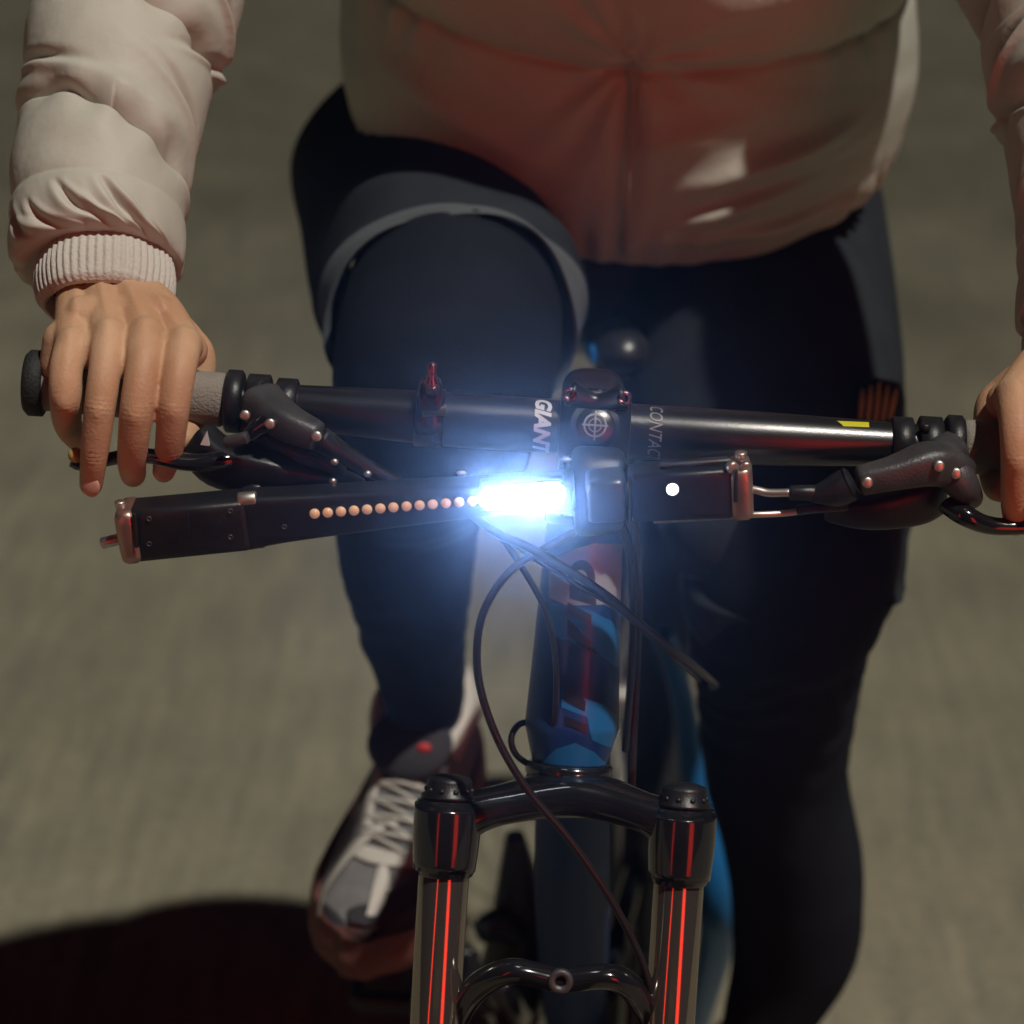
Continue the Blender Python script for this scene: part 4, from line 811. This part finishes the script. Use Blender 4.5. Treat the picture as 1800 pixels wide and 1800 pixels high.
# ---- shoes
def shoe(an, d, sole_z, parentname, mirror=False):
    """an = ankle, d = toe direction (horizontal), sole_z = drop of sole below the ankle; built as a loft heel to toe"""
    sh_ = empty('shoe', tuple(an), None, None); sh_.parent = person; sh_.matrix_parent_inverse = Matrix.Translation(person.location).inverted()
    d = norm(d); tilt = sole_z[1]; D = norm(np.array([d[0], d[1], 0]) + np.array([0, 0, tilt])); S = norm(np.cross(D, [0, 0, 1])); S = -S if mirror else S; Un = np.cross(S, D); Un = Un if Un[2] > 0 else -Un
    base = an - Un * sole_z[0]
    L0, L1 = -0.075, 0.195; K = [(-0.075, 0.012, 0.055), (-0.065, 0.028, 0.078), (-0.04, 0.036, 0.088), (0.0, 0.038, 0.086), (0.04, 0.040, 0.076), (0.08, 0.045, 0.062), (0.12, 0.049, 0.050), (0.155, 0.046, 0.042), (0.18, 0.036, 0.034), (0.194, 0.016, 0.022)]
    xs = np.array([k[0] for k in K]); ws = np.array([k[1] for k in K]); hs = np.array([k[2] for k in K])
    def surf(x, a, off=0.0):
        """a: angle 0 = left side sole, pi/2 = top, pi = right side"""
        w_ = np.interp(x, xs, ws) + off; h_ = np.interp(x, xs, hs) + off; c, s = math.cos(a), math.sin(a)
        return base + D * x + S * (np.sign(c) * abs(c) ** 0.75 * w_ * (1 - 0.18 * max(0, s))) + Un * (0.018 + (h_ - 0.018) * abs(s) ** 0.8)
    m, n = 70, 40; V = [surf(L0 + (L1 - L0) * (0.5 - 0.5 * math.cos(math.pi * i / (m - 1))), math.pi * j / (n - 1)) for i in range(m) for j in range(n)]
    F = [(i * n + j, i * n + j + 1, (i + 1) * n + j + 1, (i + 1) * n + j) for i in range(m - 1) for j in range(n - 1)]
    up_ = obj('upper', MB().add(V, F), shoe_mesh_m, sh_)
    # sole
    outl = []
    for i in range(60):
        q = 2 * math.pi * i / 60; x = 0.06 + 0.142 * math.cos(q); sgn = 1 if math.sin(q) >= 0 else -1; w_ = np.interp(x, xs, ws) * 1.10 + 0.003; w_ *= abs(math.sin(q)) ** 0.35; outl.append((x, sgn * w_))
    V = []; 
    for (hh, sc) in ((0.026, 0.96), (0.018, 1.03), (-0.004, 1.04), (-0.014, 0.97)):
        for (x, y) in outl: V.append(base + D * (0.06 + (x - 0.06) * sc) + S * (y * sc) + Un * (hh + 0.010 * max(0, (x - 0.13) / 0.07) ** 2))
    n_ = len(outl); F = [(i * n_ + j, i * n_ + (j + 1) % n_, (i + 1) * n_ + (j + 1) % n_, (i + 1) * n_ + j) for i in range(3) for j in range(n_)] + [tuple(range(n_)), tuple(3 * n_ + j for j in range(n_ - 1, -1, -1))]
    obj('sole', MB().add(V, F), shoe_sole, sh_)
    def ribbon(path, wd, off=0.0018, th=0.0015):
        """path: list of (x, angle_deg, width)"""
        Q = cat_rom(np.array(path, float), 30); V = []; F = []
        for k, (x, a, w_) in enumerate(Q):
            k2 = min(k + 1, len(Q) - 1); k1 = max(k - 1, 0); p0 = surf(Q[k1][0], R(Q[k1][1])); p1 = surf(Q[k2][0], R(Q[k2][1])); p = surf(x, R(a)); tg = norm(p1 - p0)
            nn = norm(p - (base + D * x + Un * 0.015)); sd_ = np.cross(nn, tg)
            for q in (-1, -0.5, 0, 0.5, 1): V.append(p + sd_ * (q * w_) + nn * (off + 0.0015 * (1 - q * q)))
        F = [(i * 5 + j, i * 5 + j + 1, (i + 1) * 5 + j + 1, (i + 1) * 5 + j) for i in range(len(Q) - 1) for j in range(4)]
        return V, F
    m_ = MB()
    for pth in ([(0.172, 22, 0.006), (0.145, 40, 0.007), (0.118, 62, 0.007), (0.100, 80, 0.006), (0.090, 92, 0.006)], [(0.118, 66, 0.006), (0.122, 90, 0.008), (0.116, 118, 0.008), (0.098, 142, 0.006)],
                [(0.100, 70, 0.005), (0.075, 62, 0.005), (0.05, 60, 0.004)], [(0.085, 38, 0.003), (0.06, 34, 0.003)], [(0.02, 140, 0.006), (-0.02, 145, 0.008), (-0.05, 150, 0.009), (-0.07, 120, 0.008)], [(0.130, 92, 0.004), (0.150, 96, 0.007), (0.172, 100, 0.008)]):
        obj('overlay', MB().add(*ribbon(pth, 0)), shoe_white, sh_)
    m_ = MB(); m_.add(*ribbon([(0.158, 20, 0.003), (0.182, 60, 0.010), (0.184, 90, 0.010), (0.176, 130, 0.012), (0.14, 160, 0.010), (0.10, 165, 0.010)], 0, 0.001)); m_.add(*ribbon([(0.172, 75, 0.010), (0.165, 100, 0.014), (0.15, 130, 0.014), (0.12, 150, 0.010)], 0, 0.0012)); obj('toe_guard', m_, shoe_dark, sh_)
    m_ = MB()
    for k in range(5):
        x = 0.048 + k * 0.014
        for a, b in ((66, 112),):
            m_.add(*loft([surf(x, R(a), 0.003), surf(x + 0.002, R(90), 0.006), surf(x, R(b), 0.003)], 0.0017, n=8))
        m_.add(*loft([surf(x, R(66), 0.003), surf(x + 0.008, R(90), 0.005), surf(x + 0.014, R(112), 0.003)], 0.0015, n=8))
    obj('lace', m_, shoe_white, sh_)
    # collar and tongue
    c0 = surf(0.0, R(90)) + Un * 0.004
    V = []; 
    for i in range(13):
        t = i / 12
        for j in range(40):
            q = 2 * math.pi * j / 40; tt = 2 * math.pi * t; V.append(c0 + D * ((0.048 + 0.009 * math.cos(tt)) * math.cos(q) - 0.004) + S * ((0.034 + 0.008 * math.cos(tt)) * math.sin(q)) + Un * (0.008 * math.sin(tt) + 0.012 * math.cos(q) ** 2 - 0.018 * max(0, math.cos(q))))
    F = [(i * 40 + j, i * 40 + (j + 1) % 40, (i + 1) * 40 + (j + 1) % 40, (i + 1) * 40 + j) for i in range(12) for j in range(40)]
    obj('collar', MB().add(V, F), shoe_white, sh_)
    m_ = MB(); tc_ = surf(0.036, R(90)) + Un * 0.012; v_, f_ = ball((0, 0, 0), (1, 1, 1), 16); v_ = tc_ + v_[:, :1] * S * 0.034 + v_[:, 1:2] * norm(D * 0.9 - Un * 0.45) * 0.030 + v_[:, 2:] * norm(Un * 0.9 + D * 0.45) * 0.011; m_.add(v_, f_)
    tg = obj('tongue', m_, shoe_dark, sh_)
    m_ = MB(); m_.add(*ball(tc_ - S * 0.014 + Un * 0.006 + D * 0.008, (0.006, 0.004, 0.004), 8)); obj('logo_patch', m_, red_logo, tg)
    return sh_
shoe(ANR, FDR, (0.087, -0.33), 'r'); shoe(ANL, np.array([0.12, -1, 0]), (0.08, 0.0), 'l', True)

# ================================================================== LEAD VEHICLE behind the camera (its lit tail lights are what the fork reflects)
van = empty('camera_van', (0, -2.6, 0), 'dark van ahead of the bicycle with its rear opening lit by two upright red lights', 'van')
m_ = MB()
for s in (-1, 1): m_.add(*loft([(s * 0.92, -1.77, 0.45), (s * 0.92, -1.80, 1.9)], [0.10, 0.08], ry=[0.08, 0.07], n=16, e=5))
m_.add(*loft([(-0.95, -1.75, 0.50), (0.95, -1.75, 0.50)], 0.13, n=16, e=4)); m_.add(*loft([(-0.9, -3.6, 0.50), (0.9, -3.6, 0.50)], 0.12, n=16, e=4))
for s in (-1, 1): m_.add(*loft([(s * 0.9, -1.75, 0.9), (s * 0.9, -5.2, 0.9)], [0.05, 0.05], ry=[0.45, 0.45], up=(0, 0, 1), n=16, e=6))
m_.add(*loft([(0, -1.8, 1.95), (0, -5.2, 1.95)], [0.9, 0.9], ry=[0.04, 0.04], up=(0, 0, 1), n=16, e=6))
obj('body', m_, van_m, van)
for s, xx in ((-1, 0.92), (1, 0.92)):
    h_ = obj('tail_light', tube([(s * xx, -1.66, 0.66), (s * xx, -1.68, 1.82)], 0.30 if s > 0 else 0.14, ry=0.03, up=(0, 1, 0), n=20, e=5), van_m, van)
    obj('lens', tube([(s * xx, -1.60, 0.70), (s * xx, -1.62, 1.78)], [0.25 if s > 0 else 0.07] * 2, ry=[0.012, 0.012], up=(0, 1, 0), n=16, e=4), tail_red, h_)
for s in (-1, 1):
    for yy in (-2.2, -4.6):
        m_ = MB(); m_.add(*revolve((s * 0.80, yy, 0.32), (s, 0, 0), [(0, 0.28), (0.02, 0.32), (0.18, 0.32), (0.20, 0.28), (0.201, 0.18), (0.19, 0.17)], 40)); obj('wheel', m_, tyre_m, van)

# ================================================================== added mist volume, stands in for lens glare round the lamp
hz = MB(); x0, x1, y0, y1, z0, z1 = -7, 7, -5.5, 10, -1.0, 2.6
hz.add([(x0, y0, z0), (x1, y0, z0), (x1, y1, z0), (x0, y1, z0), (x0, y0, z1), (x1, y0, z1), (x1, y1, z1), (x0, y1, z1)], [(0, 3, 2, 1), (4, 5, 6, 7), (0, 1, 5, 4), (1, 2, 6, 5), (2, 3, 7, 6), (3, 0, 4, 7)])
hm_ = bpy.data.materials.new('glare_volume'); hm_.use_nodes = True; n_ = hm_.node_tree; n_.nodes.remove(n_.nodes['Principled BSDF'])
pvn = n_.nodes.new('ShaderNodeVolumePrincipled'); pvn.inputs['Color'].default_value = (0.30, 0.50, 1.0, 1); pvn.inputs['Density'].default_value = 0.017; pvn.inputs['Anisotropy'].default_value = 0.984
n_.links.new(pvn.outputs[0], n_.nodes['Material Output'].inputs['Volume'])
ho = obj('glow_haze', hz, hm_, smooth=False); tag(ho, 'added thin mist standing in for the lens glow around the lamp', 'glow_haze', kind='stuff')
bpy.context.view_layer.update()
